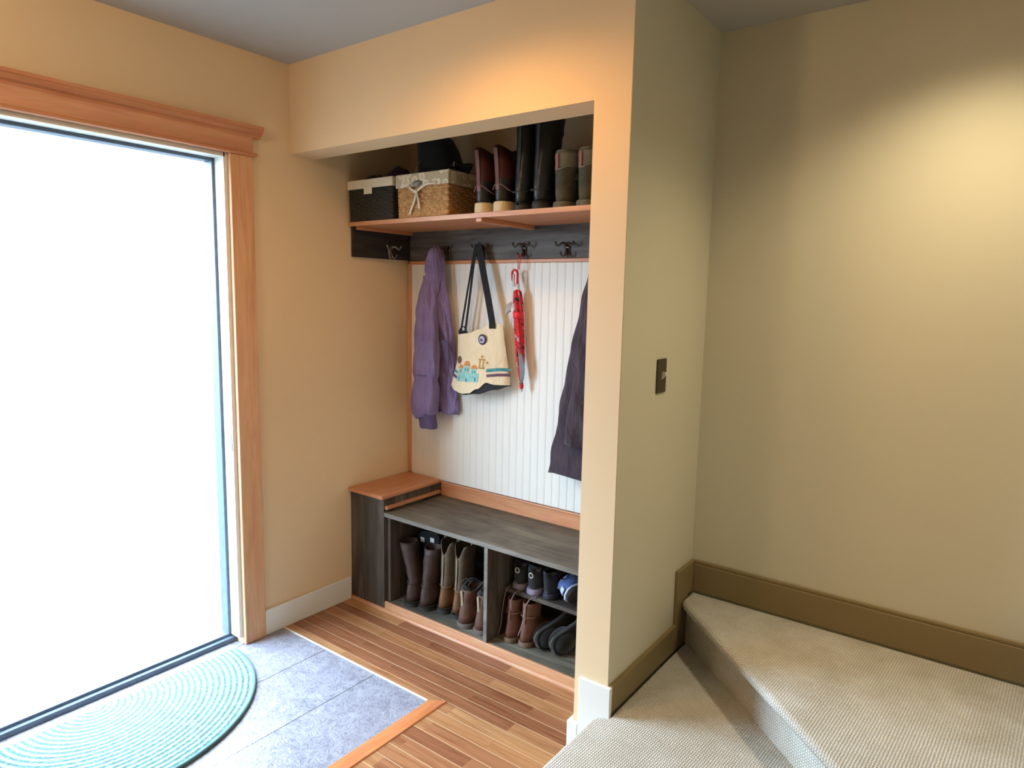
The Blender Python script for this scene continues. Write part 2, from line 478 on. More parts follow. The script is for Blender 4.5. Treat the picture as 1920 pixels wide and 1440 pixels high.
part(MB().box(-0.118, -0.066, -0.318, -0.3055, 0.03, 2.02).box(-0.118, -0.066, -1.196, -1.18, 0.03, 2.02).box(-0.118, -0.066, -1.19, -0.31, 2.006, 2.022), 'storm_frame', M['alu'], d1, bevel=0.002)
part(MB().box(-0.17, -0.046, -1.208, -0.292, -0.001, 0.022).box(-0.118, -0.066, -1.208, -0.292, 0.0, 0.034), 'threshold', M['alu'], d1, bevel=0.003)
part(MB().box(-0.052, -0.006, -0.3085, -0.3055, 0.845, 0.915).box(-0.034, -0.020, -0.3095, -0.3055, 0.862, 0.898), 'strike_plate', M['metal'], d1, label='metal strike plate', bevel=0.002)

# ------------------------------------------------------------------ staircase
st = root('staircase', (1.6, -0.5, 0), 'beige carpeted winder stairs beside the khaki wall', 'stairs')


def smooth_poly(poly, rad, n=6):
    """round the listed corners: rad per vertex"""
    out = []
    for i, p in enumerate(poly):
        r = rad[i]
        if r <= 0: out.append(p); continue
        a = Vector(poly[i - 1]) ; b = Vector(p); c = Vector(poly[(i + 1) % len(poly)])
        u = (a - b).normalized(); v = (c - b).normalized()
        p0 = b + u * r; p1 = b + v * r
        for k in range(n + 1):
            t = k / n; q = p0 * (1 - t) ** 2 + b * 2 * t * (1 - t) + p1 * t * t
            out.append((q.x, q.y))
    return out


def slab(poly, z0, z1, r=0.016):
    """thick carpeted tread: rounded nosing by insetting rings"""
    b = MB(); rings = []
    cx = sum(p[0] for p in poly) / len(poly); cy = sum(p[1] for p in poly) / len(poly)
    n = len(poly)
    def inset(d):
        out = []
        for i in range(n):
            a, p, c = Vector(poly[i - 1]), Vector(poly[i]), Vector(poly[(i + 1) % n])
            e1 = (p - a).normalized(); e2 = (c - p).normalized()
            n1 = Vector((-e1.y, e1.x)); n2 = Vector((-e2.y, e2.x))
            m = (n1 + n2); l = m.length
            m = m / l if l > 1e-4 else n1
            k = d / max(0.5, m.dot(n1))
            out.append((p.x + m.x * k, p.y + m.y * k))
        return out
    h = z1 - z0
    for k in range(9):
        t = -PI / 2 + PI * k / 8
        d = r * (1 - math.cos(t)); zz = (z0 + h / 2) + (h / 2) * math.sin(t)
        rings.append([(x, y, zz) for x, y in inset(d)])
    return b.loft(rings)


p1 = smooth_poly([(1.613, -0.018), (1.572, -0.030), (1.572, -0.55), (2.62, -0.55), (2.62, -0.30), (1.613, 0.605)], [0, 0.035, 0, 0, 0, 0])
part(slab(p1, 0.150, 0.188), 'tread', M['carpet'], st, smooth=True)
part(MB().prism([(1.613, -0.020), (1.597, -0.020), (1.597, -0.53), (2.62, -0.53), (2.62, -0.28), (1.613, 0.61)], 0, 0.152), 'riser', M['carpet'], st)
p2 = smooth_poly([(1.613, 0.537), (2.62, -0.432), (2.68, -0.432), (2.68, 0.640), (1.613, 0.640)], [0.02, 0, 0, 0, 0])
part(slab(p2, 0.338, 0.376), 'tread', M['carpet'], st, smooth=True)
part(MB().prism([(1.613, 0.592), (2.62, -0.332), (2.68, -0.332), (2.68, 0.640), (1.613, 0.640)], 0.185, 0.340), 'riser', M['carpet'], st)
part(slab([(2.66, -0.432), (XR - 0.002, -0.432), (XR - 0.002, 0.640), (2.66, 0.640)], 0.526, 0.564), 'tread', M['carpet'], st, smooth=True)
part(MB().prism([(2.69, -0.40), (XR - 0.002, -0.40), (XR - 0.002, 0.640), (2.69, 0.640)], 0.2, 0.528), 'riser', M['carpet'], st)

# ------------------------------------------------------------------ light switch + ceiling lamps + added fill globe
sw = root('light_switch', (W2 + 0.0015, 0.2815, 1.248), 'dark bronze light switch on the khaki wall', 'light switch')
part(MB().box(W2 + 0.0015, W2 + 0.008, 0.247, 0.316, 1.192, 1.306), 'plate', M['brownplate'], sw, bevel=0.003)
part(MB().prism([(0.0, -0.012), (0.0, 0.012), (0.012, 0.012), (0.014, 0.004)], -0.005, 0.005, fn=lambda a, b, c: (W2 + 0.008 + a, 0.2815 + c, 1.250 + b)), 'toggle', M['toggle'], sw, label='ivory toggle')

for i, ((lx, ly, lz), *_rest) in enumerate(LAMPS):
    lb = ['recessed ceiling light in front of the closet soffit', 'recessed ceiling light above the stairs'][i]
    cl = root('ceiling_light', (lx, ly, HC), lb, 'ceiling light', 'recessed ceiling lights')
    part(MB().lathe([(0, 0.062), (-0.006, 0.062), (-0.010, 0.075), (-0.008, 0.092), (0, 0.095)], 28, (lx, ly, HC)), 'trim_ring', M['white'], cl, smooth=True)
    part(MB().lathe([(-0.001, 0.060), (-0.004, 0.060)], 24, (lx, ly, HC)), 'lens', M['lens'], cl)

gm, _nt, _b = new_mat('warm_fill_glow', 0.4)
_b.inputs['Emission Color'].default_value = (1.0, 0.74, 0.46, 1); _b.inputs['Emission Strength'].default_value = 76
gl_ = root('fill_globe', (0.80, -1.85, HC), 'added warm fill globe on the entry ceiling, out of view', 'ceiling light')  # unseen globe, added to fill the tan wall and soffit with warm light
part(MB().lathe([(0, 0.07), (-0.012, 0.068), (-0.020, 0.045), (-0.03, 0.04)], 28, (0.80, -1.85, HC)), 'base_plate', M['metal'], gl_, smooth=True)
part(MB().ball((0.80, -1.85, HC - 0.112), 0.09, 28), 'globe', gm, gl_, smooth=True)

# ------------------------------------------------------------------ half moon rug
def rug():
    m, nt, b = new_mat('braided_rug', 0.9, 0.15)
    v = coords(nt)
    sx = nt.nodes.new('ShaderNodeVectorMath'); sx.operation = 'LENGTH'; nt.links.new(v, sx.inputs[0])
    wv = nt.nodes.new('ShaderNodeMath'); wv.operation = 'MULTIPLY'; wv.inputs[1].default_value = 2 * PI / 0.021
    nt.links.new(sx.outputs['Value'], wv.inputs[0])
    sn = nt.nodes.new('ShaderNodeMath'); sn.operation = 'SINE'; nt.links.new(wv.outputs[0], sn.inputs[0])
    n = noise(nt, v, 75, 3, 0.6)
    ad = nt.nodes.new('ShaderNodeMath'); ad.operation = 'MULTIPLY_ADD'; ad.inputs[1].default_value = 0.25; nt.links.new(sn.outputs[0], ad.inputs[0]); nt.links.new(n.outputs['Fac'], ad.inputs[2])
    c = ramp(nt, ad.outputs[0], [(0.25, '#4a6763'), (0.5, '#6f8f89'), (0.78, '#9db4ab')])
    nt.links.new(c, b.inputs['Base Color'])
    bump(nt, b, ad.outputs[0], 0.6, 0.006)
    return m


rg = MB(); rings = []
RC = (0.014, -0.885)
for rr, zz in ((1.0, 0.001), (1.006, 0.006), (1.0, 0.010), (0.985, 0.012)):
    rings.append([(0.01 + 0.52 * rr * math.cos(t), 0.535 * rr * math.sin(t), zz) for t in [-PI / 2 + PI * k / 60 for k in range(61)]])
rg.loft(rings, True, True)
ro = rg.build('door_mat', rug())
ro.location = (RC[0], RC[1], 0)
tag(ro, 'teal braided half-moon mat on the tiles inside the door', 'mat')
_nb = MB().tube([(0.01 + 0.523 * math.cos(t), 0.538 * math.sin(t), 0.007) for t in [-PI / 2 + PI * k / 70 for k in range(71)]], 0.0065, 8)
nb = _nb.build('border', fabric('rug_border', '#3c5b5c', '#587b7b'), ro, local=True, smooth=True)

# ------------------------------------------------------------------ bench
bn = root('shoe_bench', (0.7, 0.5, 0), 'built-in stained plywood shoe bench with oak trim under the beadboard', 'bench')
BX0, BX1, BY = 0.003, W - 0.003, 0.300
part(MB().box(BX0, 0.236, BY, D - 0.0115, 0.0, 0.547), 'side_box', M['stain_z'], bn)
part(MB().box(BX0, 0.243, BY - 0.018, D - 0.0185, 0.547, 0.566), 'box_lid', M['oaky'], bn, label='orange oak lid', bevel=0.004)
part(MB().box(0.236, 0.252, BY + 0.006, D - 0.03, 0.497, 0.513), 'cleat', M['oaky'], bn, label='oak cleat strip', bevel=0.002)
part(MB().box(0.2365, BX1, BY + 0.003, D - 0.022, 0.463, 0.483), 'seat', M['stain_seat'], bn, bevel=0.0015)
part(MB().box(0.2365, BX1, BY, BY + 0.003, 0.4635, 0.4825), 'seat_edge', M['stain_edge'], bn, label='pale grey front edge of the seat')
part(MB().box(0.2365, 0.258, BY + 0.02, D - 0.02, 0.047, 0.463), 'side_panel', M['stain_z'], bn)
part(MB().box(0.843, 0.861, BY + 0.003, D - 0.006, 0.047, 0.463), 'divider', M['stain_z'], bn)
part(MB().box(0.843, 0.861, BY, BY + 0.003, 0.047, 0.463), 'divider_edge', M['stain_edge'], bn, label='pale grey front edge of the divider')
part(MB().box(0.2365, BX1, BY + 0.012, D - 0.006, 0.02, 0.045), 'bottom_board', stained('stained_ply_worn', 'x', '#38352f', '#56544c', '#87867a'), bn)
part(MB().box(0.2365, BX1, BY, BY + 0.012, 0.0, 0.0455), 'front_strip', M['oakedge'], bn, label='orange oak front strip', bevel=0.003)
part(MB().box(0.259, BX1, D - 0.005, D - 0.001, 0.045, 0.463), 'back_panel', M['stain_x'], bn)
part(MB().box(0.8615, BX1, 0.419, D - 0.006, 0.237, 0.255), 'inner_shelf', M['stain_x'], bn)
part(MB().box(0.2435, BX1, D - 0.022, D - 0.0105, 0.483, 0.558).box(0.2435, BX1, D - 0.026, D - 0.0105, 0.548, 0.558), 'backsplash', M['oakx'], bn, label='orange oak backsplash', bevel=0.002)

# ------------------------------------------------------------------ shelf with hook rail
ZS = 1.826
sh = root('wall_shelf', (0.7, 0.5, ZS), 'orange oak shelf with a dark stained hook rail beneath it', 'shelf')
part(MB().box(0.004, W - 0.003, 0.306, D - 0.002, ZS - 0.016, ZS), 'board', M['oakx'], sh, bevel=0.002)
part(MB().box(0.004, W - 0.003, 0.302, 0.306, ZS - 0.019, ZS - 0.0005), 'front_edge', M['oakedge'], sh)
part(MB().box(0.021, 0.045, 0.33, D - 0.022, ZS - 0.032, ZS - 0.016), 'brace', M['oaky'], sh, bevel=0.002)
part(MB().box(0.765, 0.795, 0.312, D - 0.022, ZS - 0.034, ZS - 0.016), 'brace', M['oaky'], sh, bevel=0.002)
part(MB().box(0.004, 0.020, 0.318, D - 0.021, 1.670, ZS - 0.016), 'hook_rail', stained('stained_rail_side', 'y', '#211e1d', '#302b2a', '#423c3a', False), sh)
part(MB().box(0.004, W - 0.003, D - 0.020, D - 0.002, 1.669, ZS - 0.016), 'hook_rail', M['rail'], sh)


# ------------------------------------------------------------------ coat hooks
def hook(loc, rotz, label, HM=None):
    HM = HM or M['metal_dark']
    h = root('coat_hook', loc, label, 'hook', 'double coat hooks on the rail', rot=(0, 0, rotz))
    MB().lathe([(0, 0.002), (0.0005, 0.012), (0.003, 0.013), (0.005, 0.009), (0.0055, 0.002)], 16).xf(lambda x, y, z: (x, -z, y * 1.7 - 0.004)).build('plate', HM, h, local=True, smooth=True)
    for s in (-1, 1):
        MB().tube([(0, -0.005, 0.006), (s * 0.004, -0.018, 0.017), (s * 0.015, -0.024, 0.018), (s * 0.026, -0.027, 0.010), (s * 0.034, -0.028, 0.005), (s * 0.040, -0.029, 0.009), (s * 0.044, -0.030, 0.017)], [0.0052, 0.0052, 0.0048, 0.0042, 0.004, 0.0036, 0.0034], 8).ball((s * 0.0445, -0.030, 0.020), 0.0056).build('upper_prong', HM, h, local=True, smooth=True)
        MB().tube([(0, -0.005, -0.004), (s * 0.002, -0.011, -0.020), (s * 0.006, -0.015, -0.033), (s * 0.013, -0.018, -0.038), (s * 0.020, -0.020, -0.034), (s * 0.023, -0.021, -0.026)], [0.0052, 0.0048, 0.0044, 0.004, 0.0036, 0.0034], 8).ball((s * 0.0235, -0.021, -0.023), 0.0048).build('lower_prong', HM, h, local=True, smooth=True)
    return h


HY = D - 0.020
hook((0.020, 0.545, 1.712), PI / 2, 'double hook on the side rail at the tan wall, paler metal for its glints', M['metal'])  # paler metal than the other hooks stands in for door-light glints
hook((0.287, HY, 1.714), 0, 'bronze double hook behind the purple jacket')
hook((0.500, HY, 1.714), 0, 'bronze double hook holding the tote bag straps')
hook((0.740, HY, 1.714), 0, 'bronze double hook holding the red umbrella cord')
hook((0.968, HY, 1.712), 0, 'empty bronze double hook between umbrella and post')
hook((1.190, HY, 1.714), 0, 'bronze double hook holding the dark coat behind the post')


# ------------------------------------------------------------------ shoes
def se(a, b, e, n):
    out = []
    for k in range(n):
        t = 2 * PI * k / n; c, s = math.cos(t), math.sin(t)
        out.append((a * math.copysign(abs(c) ** (2 / e), c), b * math.copysign(abs(s) ** (2 / e), s), t))
    return out


FOOT = [  # rear/lower end (y, z), front/upper end (y, z), half width   for a 0.27 m foot
    (.001, .122, .118, .128, .041), (-.002, .085, .119, .116, .0385), (-.001, .050, .120, .110, .0375), (.002, .018, .122, .106, .037),
    (.014, .002, .126, .103, .0365), (.060, .000, .132, .098, .0360), (.115, .000, .145, .091, .0375),
    (.160, .000, .163, .084, .0385), (.190, .000, .192, .073, .0410), (.220, .001, .222, .061, .0405), (.245, .003, .246, .050, .0360), (.260, .006, .261, .038, .0270), (.268, .010, .269, .029, .0150)]


def footwear(label, cat, group, name, xy, z, rot, H, L=0.27, wid=1.0, shaft=None, mats=None, sole_h=0.018, lean=0.0, heel_h=None,
             split=None, roll=0.0, top=None, low=1.0, wob=0.0, toe=1.0, sole_out=0.002, closed=False, pitch=0.0, bulb=0.0, zs=1.0):
    """mats: dict upper, shaft, sole, inside; shaft: list of (z, cy, a, b) from top down to the ankle ring"""
    r = root(name, (xy[0], xy[1], z), label, cat, group, rot=(0, 0, rot))
    s = L / 0.27
    n = 28
    sole_top = sole_h
    heel_h = heel_h or sole_h
    RM = Matrix.Rotation(pitch, 4, 'X') @ Matrix.Rotation(roll, 4, 'Y')
    rings = []
    for (zz, cy, a, b) in shaft:
        rings.append(('s', [(x * 1.0 + lean * max(0, zz - .12), cy * s + y, zz, t) for x, y, t in se(a * wid, b * s, 2.2, n)]))
    for (y0, z0, y1, z1, a) in FOOT:
        if y0 > .2: a *= toe
        if y0 < .03:
            w = max(0, 1 - abs(z0 - .022) / .075)
            y0 -= .016 * bulb * w; a *= 1 + bulb * (.30 * w - .10)
        if y1 > .14: z1 = z0 + (z1 - z0) * low
        c = Vector(((y0 + y1) / 2, (z0 + z1) / 2)) * s
        h = Vector(((y1 - y0) / 2, (z1 - z0) / 2)) * s
        e = 2.05 if y0 < .05 else (2.3 if y0 < .1 else 2.6)
        rings.append(('f', [(x, c.x + h.x * q, c.y + h.y * q, t) for x, q, t in se(a * wid, 1.0, e, n)]))
    def fin(p):
        x, y, zz = p[0], p[1], p[2]
        fl = sole_top + (heel_h - sole_top) * max(0, min(1, (0.115 * s - y) / (0.03 * s)))
        if wob and zz > 0.06: 
            x += wob * math.sin(zz * 70 + y * 40); y += wob * math.sin(zz * 55 + x * 60 + 1)
        zz = max(zz, fl)
        return (x, y, fl + (zz - fl) * zs)
    if top:
        for k in range(min(3, len(shaft) - 1)):
            w = (1, 0.55, 0.2)[k]
            rings[k] = ('s', [(p[0], p[1], p[2] + w * top(p[3]), p[3]) for p in rings[k][1]])
    pts = [[fin(p) for p in R] for _k, R in rings]
    cut = len(shaft) if split is None else split
    built = []
    allv = []
    def emit(mb, pname, mat, smooth=True, **k):
        built.append((mb, pname, mat, smooth, k))
    inner0 = [(x * 0.90 + 0.1 * sum(q[0] for q in pts[0]) / n, y * 0.90 + 0.1 * sum(q[1] for q in pts[0]) / n, zz - 0.002) for x, y, zz in pts[0]]
    cxm = sum(q[0] for q in pts[0]) / n; cym = sum(q[1] for q in pts[0]) / n
    depth = min(0.10, H * 0.5)
    inner1 = [(x - lean * depth * (1 if H > .2 else 0), y, zz - depth) for x, y, zz in inner0]
    if cut > 0:
        emit(MB().loft([inner1, inner0, pts[0]] + pts[1:cut + 1], True, False), 'shaft', mats['shaft'])
        emit(MB().loft(pts[cut:], False, True), 'upper', mats['upper'])
    else:
        emit(MB().loft([inner1, inner0] + pts, True, True), 'upper', mats['upper'])
    # sole: outline swept from heel to toe
    def outline(d):
        ys = [-0.001, 0.001, 0.005, 0.012, 0.022, 0.036, 0.05, 0.09, 0.13, 0.17, 0.20, 0.225, 0.25, 0.264, 0.272]
        hw = [0.004, 0.0125, 0.020, 0.0275, 0.0335, 0.037, 0.0378, 0.0362, 0.0365, 0.0395, 0.0415, 0.041, 0.035, 0.024, 0.009]
        Rr = [((w * wid * (toe if yy > .21 else 1)) + d, yy * s) for w, yy in zip(hw, ys)]
        Ll = [(-a, yy) for a, yy in reversed(Rr)]
        po = Rr + Ll
        return [(x, y + (d if y > 0.13 * s else -d)) for x, y in po]
    _ol = outline
    def outline(d):
        return [(x * (1 + bulb * .16 * max(0, min(1, (.11 * s - y) / (.05 * s)))), y - bulb * .012 * max(0, min(1, (.10 * s - y) / (.08 * s)))) for x, y in _ol(d)]
    o1 = outline(sole_out)
    sb = MB()
    if heel_h > sole_h + 0.003:
        ya = 0.085 * s
        heel = [p for p in o1 if p[1] <= ya]
        sb.prism(heel, 0, heel_h)
        sb.loft([[(x, y, (sole_h - 0.008 if y > 0.1 * s else heel_h - .007) if q == 0 else (sole_h if y > .1 * s else heel_h + .001)) for x, y in o1] for q in (0, 1)])
        for q in (0,):
            fr = [(x, y) for x, y in o1 if y > 0.14 * s]
            sb.prism(fr, 0, sole_h - 0.002)
    else:
        rr = []
        for dz, dd in ((0, -0.003), (0.003, 0), (sole_h * 0.7, 0), (sole_h, -0.0015), (sole_h + 0.002, -0.005)):
            rr.append([(x, y, dz) for x, y in outline(sole_out + dd)])
        sb.loft(rr)
    emit(sb, 'sole', mats['sole'], False)
    r['_pending'] = 0
    del r['_pending']
    return r, built, RM


SUB = {'insert_label': 'boot_insert', 'emblem': 'upper', 'heel_patch': 'upper', 'pull_loop': 'shaft', 'heel_tab': 'shaft', 'back_seam': 'shaft', 'midsole': 'sole', 'welt': 'sole'}


def finish(rb):
    r, built, RM = rb
    allz = []
    for mb, *_ in built:
        mb.v = [tuple(RM @ Vector(p)) for p in mb.v]
        allz += [p[2] for p in mb.v]
    mz = min(allz)
    objs = {}
    for mb, pname, mat, sm, k in built:
        mb.v = [(x, y, z - mz) for x, y, z in mb.v]
        lb = k.pop('label', None) if 'label' in k else None
        o = mb.build(pname, mat, r, local=True, smooth=sm, **k)
        if lb: o['label'] = lb
        objs.setdefault(pname, o)
        if pname in SUB and SUB[pname] in objs: o.parent = objs[SUB[pname]]
    return r


def strap(built, pts, wdt, th, name, mat, label=None):
    """flat strip following pts, facing outward from boot"""
    mb = MB()
    rings = []
    P = [Vector(p) for p in pts]
    for i, p in enumerate(P):
        t = (P[min(i + 1, len(P) - 1)] - P[max(i - 1, 0)]).normalized()
        e = Vector((1, 0, 0)); nn = t.cross(e).normalized()
        rings.append([p + e * wdt / 2 + nn * th, p - e * wdt / 2 + nn * th, p - e * wdt / 2 - nn * th, p + e * wdt / 2 - nn * th])
    mb.loft(rings)
    k = {'label': label} if label else {}
    built.append((mb, name, mat, False, k))


G_TOP = 'boots on the oak shelf'
G_LOW = 'boots and shoes inside the bench'
TALL = lambda H, w=.05, bz=.055: [(H, .072, w, bz + .010), (H * .86, .070, w * .98, bz + .008), (H * .70, .067, w * .96, bz + .006), (H * .55, .063, w * .9, bz + .003), (.155, .061, .044, .058)]

# duck boots
mr = leather('maroon_leather', '#3f1c1b', '#5c2a26', 0.5)
dk = plain('dark_rubber', '#1f1a19', 0.4, 0.5)
crm = plain('cream_rubber', '#cbba96', 0.6, 0.3)
strip_m = leather('dusty_rose_leather', '#6e4742', '#87605a', 0.5)
for (x, y, rz, lb) in ((0.775, 0.318, 0.02, 'maroon leather duck boot with cream sole beside the wicker basket'), (0.868, 0.320, -0.02, 'maroon leather duck boot with cream sole beside the tall black boots')):
    fw = footwear(lb, 'boot', G_TOP, 'duck_boot', (x, y), ZS, rz, 0.245, 0.275, 0.95,
                  [(.245, .070, .043, .062), (.20, .066, .043, .060), (.16, .062, .042, .058)], dict(shaft=mr, upper=dk, sole=crm), 0.040, lean=-0.12, split=3, sole_out=.0035,
                  top=lambda t: 0.012 * math.cos(2 * t) * -1)
    strap(fw[1], [(-.012, -.004, .243), (-.009, .000, .20), (-.004, .000, .15), (0, -.002, .10), (0, -.001, .085)], .017, .0025, 'heel_strip', strip_m, 'dusty rose heel strip')
    fw[1].append((MB().tube([(-.034, .012, .088), (-.018, .001, .103), (0, -.004, .108), (.018, .001, .103), (.038, .018, .085), (.045, .05, .075), (.043, .09, .08)], .003, 6), 'piping', strip_m, True, {}))
    finish(fw)

# tall black rubber boots
br_ = plain('black_rubber', '#1d1f20', 0.38, 0.5)
bs_ = plain('black_sole', '#2a2c2b', 0.6, 0.3)
for (x, y, rz, lb) in ((0.962, 0.325, 0.0, 'tall black rubber boot beside the maroon duck boots'), (1.054, 0.315, -0.03, 'tall black rubber boot beside the olive ankle boots')):
    fw = footwear(lb, 'boot', G_TOP, 'rain_boot', (x, y), ZS, rz, 0.385, 0.275, 0.92, [(.385, .078, .050, .070), (.33, .076, .049, .068), (.27, .071, .046, .063), (.20, .066, .043, .059), (.155, .061, .041, .058)],
                  dict(shaft=br_, upper=br_, sole=bs_), 0.020, heel_h=.028, wob=.0012)
    strap(fw[1], [(0, .006, .36), (0, .007, .28), (0, .005, .20), (0, .001, .145)], .012, .002, 'heel_strip', plain('grey_rubber', '#3a3d3d', 0.5), 'grey heel strip')
    fw[1].append((MB().tube([(-.041, .03, .075), (-.03, .006, .072), (0, -.001, .070), (.03, .006, .072), (.041, .03, .075)], .0035, 6), 'heel_band', bs_, True, {}))
    finish(fw)

# olive winter boots
ol = leather('olive_suede', '#47453a', '#605c4c', 0.85, 18, 0.15)
olt = leather('grey_olive_cuff', '#6f6a5c', '#8b8575', 0.85, 18, 0.15)
pk = plain('pink_tape', '#b5706a', 0.6)
for (x, y, rz, lb) in ((1.148, 0.325, 0.0, 'olive suede ankle boot with pink heel tab beside the tall black boots'), (1.247, 0.325, -0.02, 'olive suede ankle boot with pink heel tab next to the post')):
    fw = footwear(lb, 'boot', G_TOP, 'winter_boot', (x, y), ZS, rz, 0.205, 0.27, 1.0, [(.205, .068, .046, .062), (.19, .066, .048, .064), (.165, .064, .045, .060), (.145, .062, .045, .060)],
                  dict(shaft=olt, upper=ol, sole=plain('olive_sole', '#5a584a', 0.7)), 0.022, split=3, sole_out=.0035)
    strap(fw[1], [(-.010, .0005, .192), (-.010, -.0005, .165), (-.010, .001, .135)], .007, .003, 'heel_tab', pk, 'pink heel tab')
    fw[1].append((MB().tube([(-.02, .003, .140), (-.005, -.001, .137), (.012, .001, .142), (.030, .012, .150), (.042, .03, .152)], .0035, 6), 'seam_band', olt, True, {}))
    fw[1].append((MB().tube([(.041 * math.cos(t), .068 + .058 * math.sin(t), .203) for t in [2 * PI * k / 24 for k in range(25)]], .0065, 8), 'collar', olt, True, {'label': 'padded grey collar'}))
    finish(fw)

# bench: brown riding boots
bb = leather('brown_leather', '#33241f', '#48342e', 0.55)
bso = plain('brown_sole', '#2a2522', 0.7)
for (x, y, rz, ln, lb) in ((0.360, 0.345, 0.09, -0.34, 'tall brown riding boot slumping toward the bench side panel'), (0.441, 0.355, 0.05, 0.05, 'upright tall brown riding boot inside the bench')):
    fw = footwear(lb, 'boot', G_LOW, 'riding_boot', (x, y), 0.045, rz, 0.29, 0.26, 0.88, [(.29, .064, .046, .048), (.26, .063, .045, .049), (.22, .062, .043, .050), (.18, .060, .040, .051), (.15, .059, .039, .054)],
                  dict(shaft=bb, upper=bb, sole=bso), 0.012, heel_h=.022, lean=ln, wob=.0022, bulb=1.0)
    fw[1].append((MB().tube([(-.0345, .04, .115), (-.027, .014, .110), (0, -.003, .106), (.027, .012, .110), (.0345, .04, .118)], .003, 6), 'ankle_strap', leather('dark_strap', '#2c1e1b', '#3d2a25'), True, {}))
    if ln > 0:
        fw[1].append((MB().prism([(-.130, .11), (-.005, .11), (-.005, .315), (-.02, .325), (-.12, .318), (-.135, .30)], .118, .132, fn=lambda a, b, c: (a, c, b)), 'boot_insert', fabric('black_foam', '#121212', '#1c1c1c'), False, {'label': 'black insert standing beside the shaft'}))
        for dx, dz in ((-.111, .281), (-.049, .291)):
            fw[1].append((MB().box(dx - .012, dx + .012, .1165, .119, dz - .011, dz + .011), 'insert_label', plain('white_label', '#c4c4bd', 0.5), False, {'label': 'white square label'}))
    finish(fw)

# cowboy boots
cbf = leather('tan_brown_leather', '#553822', '#74502f', 0.5)
cbs = leather('taupe_leather', '#4e4335', '#6c5c49', 0.6, 22)
cream_p = leather('pale_piping', '#85775f', '#9c8d74')


def vdip(t):
    d = min(abs((t - 1.5 * PI + PI) % (2 * PI) - PI), abs((t - .5 * PI + PI) % (2 * PI) - PI))
    return -0.075 * max(0, 1 - d / 0.75) ** 1.1


for (x, y, rz, lb) in ((0.527, 0.388, 0.03, 'taupe and brown cowboy boot beside the upright riding boot'), (0.608, 0.392, 0.0, 'taupe and brown cowboy boot beside the laced ankle boots')):
    fw = footwear(lb, 'boot', G_LOW, 'cowboy_boot', (x, y), 0.045, rz, 0.335, 0.27, 0.84, [(.335, .066, .047, .056), (.315, .065, .047, .055), (.28, .064, .045, .055), (.22, .062, .042, .054), (.165, .061, .040, .055), (.14, .060, .040, .058)],
                  dict(shaft=cbs, upper=cbf, sole=bso), 0.012, heel_h=.026, split=6, top=vdip, wob=.0012, bulb=1.0)
    strap(fw[1], [(0, .0065, .272), (0, .006, .24), (0, .003, .19), (0, .001, .15), (0, .0005, .13)], .004, .0022, 'back_seam', cream_p, 'pale back seam')
    for sx in (-1, 1):
        fw[1].append((MB().tube([(sx * .0375, .06, .332), (sx * .0375, .062, .346), (sx * .0375, .072, .346), (sx * .0375, .074, .332)], .003, 6), 'pull_loop', cream_p, True, {}))
    fw[1].append((MB().tube([(-.034, .05, .128), (-.028, .018, .124), (0, .0005, .116), (.028, .016, .124), (.034, .05, .130)], .003, 6), 'heel_seam', cbf, True, {}))
    finish(fw)

# laced ankle boots
ab = leather('mid_brown_leather', '#4a3024', '#65453a', 0.6)
abc = fabric('dark_shearling', '#1b1917', '#2c2926', 0.95, 40, 200)
abs_ = leather('grey_brown_sole', '#4c423b', '#645850', 0.7)
for (x, y, rz, lb) in ((0.690, 0.345, -0.04, 'brown ankle boot with loose dark laces beside the cowboy boots'), (0.784, 0.345, -0.05, 'brown ankle boot half hidden by the bench divider')):
    fw = footwear(lb, 'boot', G_LOW, 'ankle_boot', (x, y), 0.045, rz, 0.17, 0.265, 0.98, [(.17, .066, .044, .060), (.155, .064, .043, .060), (.14, .062, .042, .060)],
                  dict(shaft=ab, upper=ab, sole=abs_), 0.020, heel_h=.020, split=3, bulb=1.0)
    fw[1].append((MB().tube([(.038 * math.cos(t), .066 + .055 * math.sin(t), .172 + .010 * math.sin(3 * t)) for t in [2 * PI * k / 24 for k in range(25)]], .0075, 8), 'collar', abc, True, {'label': 'dark fuzzy collar'}))
    strap(fw[1], [(-.008, -.001, .165), (-.006, .0005, .135), (-.004, .001, .10), (0, .002, .075)], .012, .0025, 'heel_strip', cream_p, 'pale heel strip')
    fw[1].append((MB().tube([(.02, .02, .185), (.035, -.005, .205), (.045, .01, .225), (.035, .03, .22), (.015, .035, .20), (-.01, .03, .215), (-.02, .01, .20)], .0022, 6), 'lace', plain('dark_lace', '#3a332c', 0.8), True, {}))
    finish(fw)

# right bay, lower level: tan leather boots
tb = leather('russet_leather', '#4f3024', '#6f4836', 0.6)
for (x, y, rz, lb) in ((0.925, 0.372, 0.0, 'russet leather lace boot beside the bench divider'), (0.998, 0.380, -0.02, 'russet leather lace boot beside the dark slippers')):
    fw = footwear(lb, 'boot', G_LOW, 'lace_boot', (x, y), 0.045, rz, 0.185, 0.245, 0.76, [(.185, .060, .042, .052), (.165, .060, .042, .053), (.145, .060, .041, .055)],
                  dict(shaft=tb, upper=tb, sole=leather('worn_tan_sole', '#55422f', '#705a48')), 0.020, heel_h=.020, split=3, bulb=1.0)
    strap(fw[1], [(0, .006, .186), (0, .003, .13), (0, -.002, .10)], .010, .002, 'heel_strip', leather('russet_strip', '#664231', '#7a523e'))
    fw[1].append((MB().tube([(-.035, .03, .13), (-.024, .011, .127), (0, .002, .124), (.024, .011, .127), (.036, .03, .13)], .0022, 6), 'seam', leather('pale_stitch', '#6d4c3a', '#7d5a46'), True, {}))
    finish(fw)

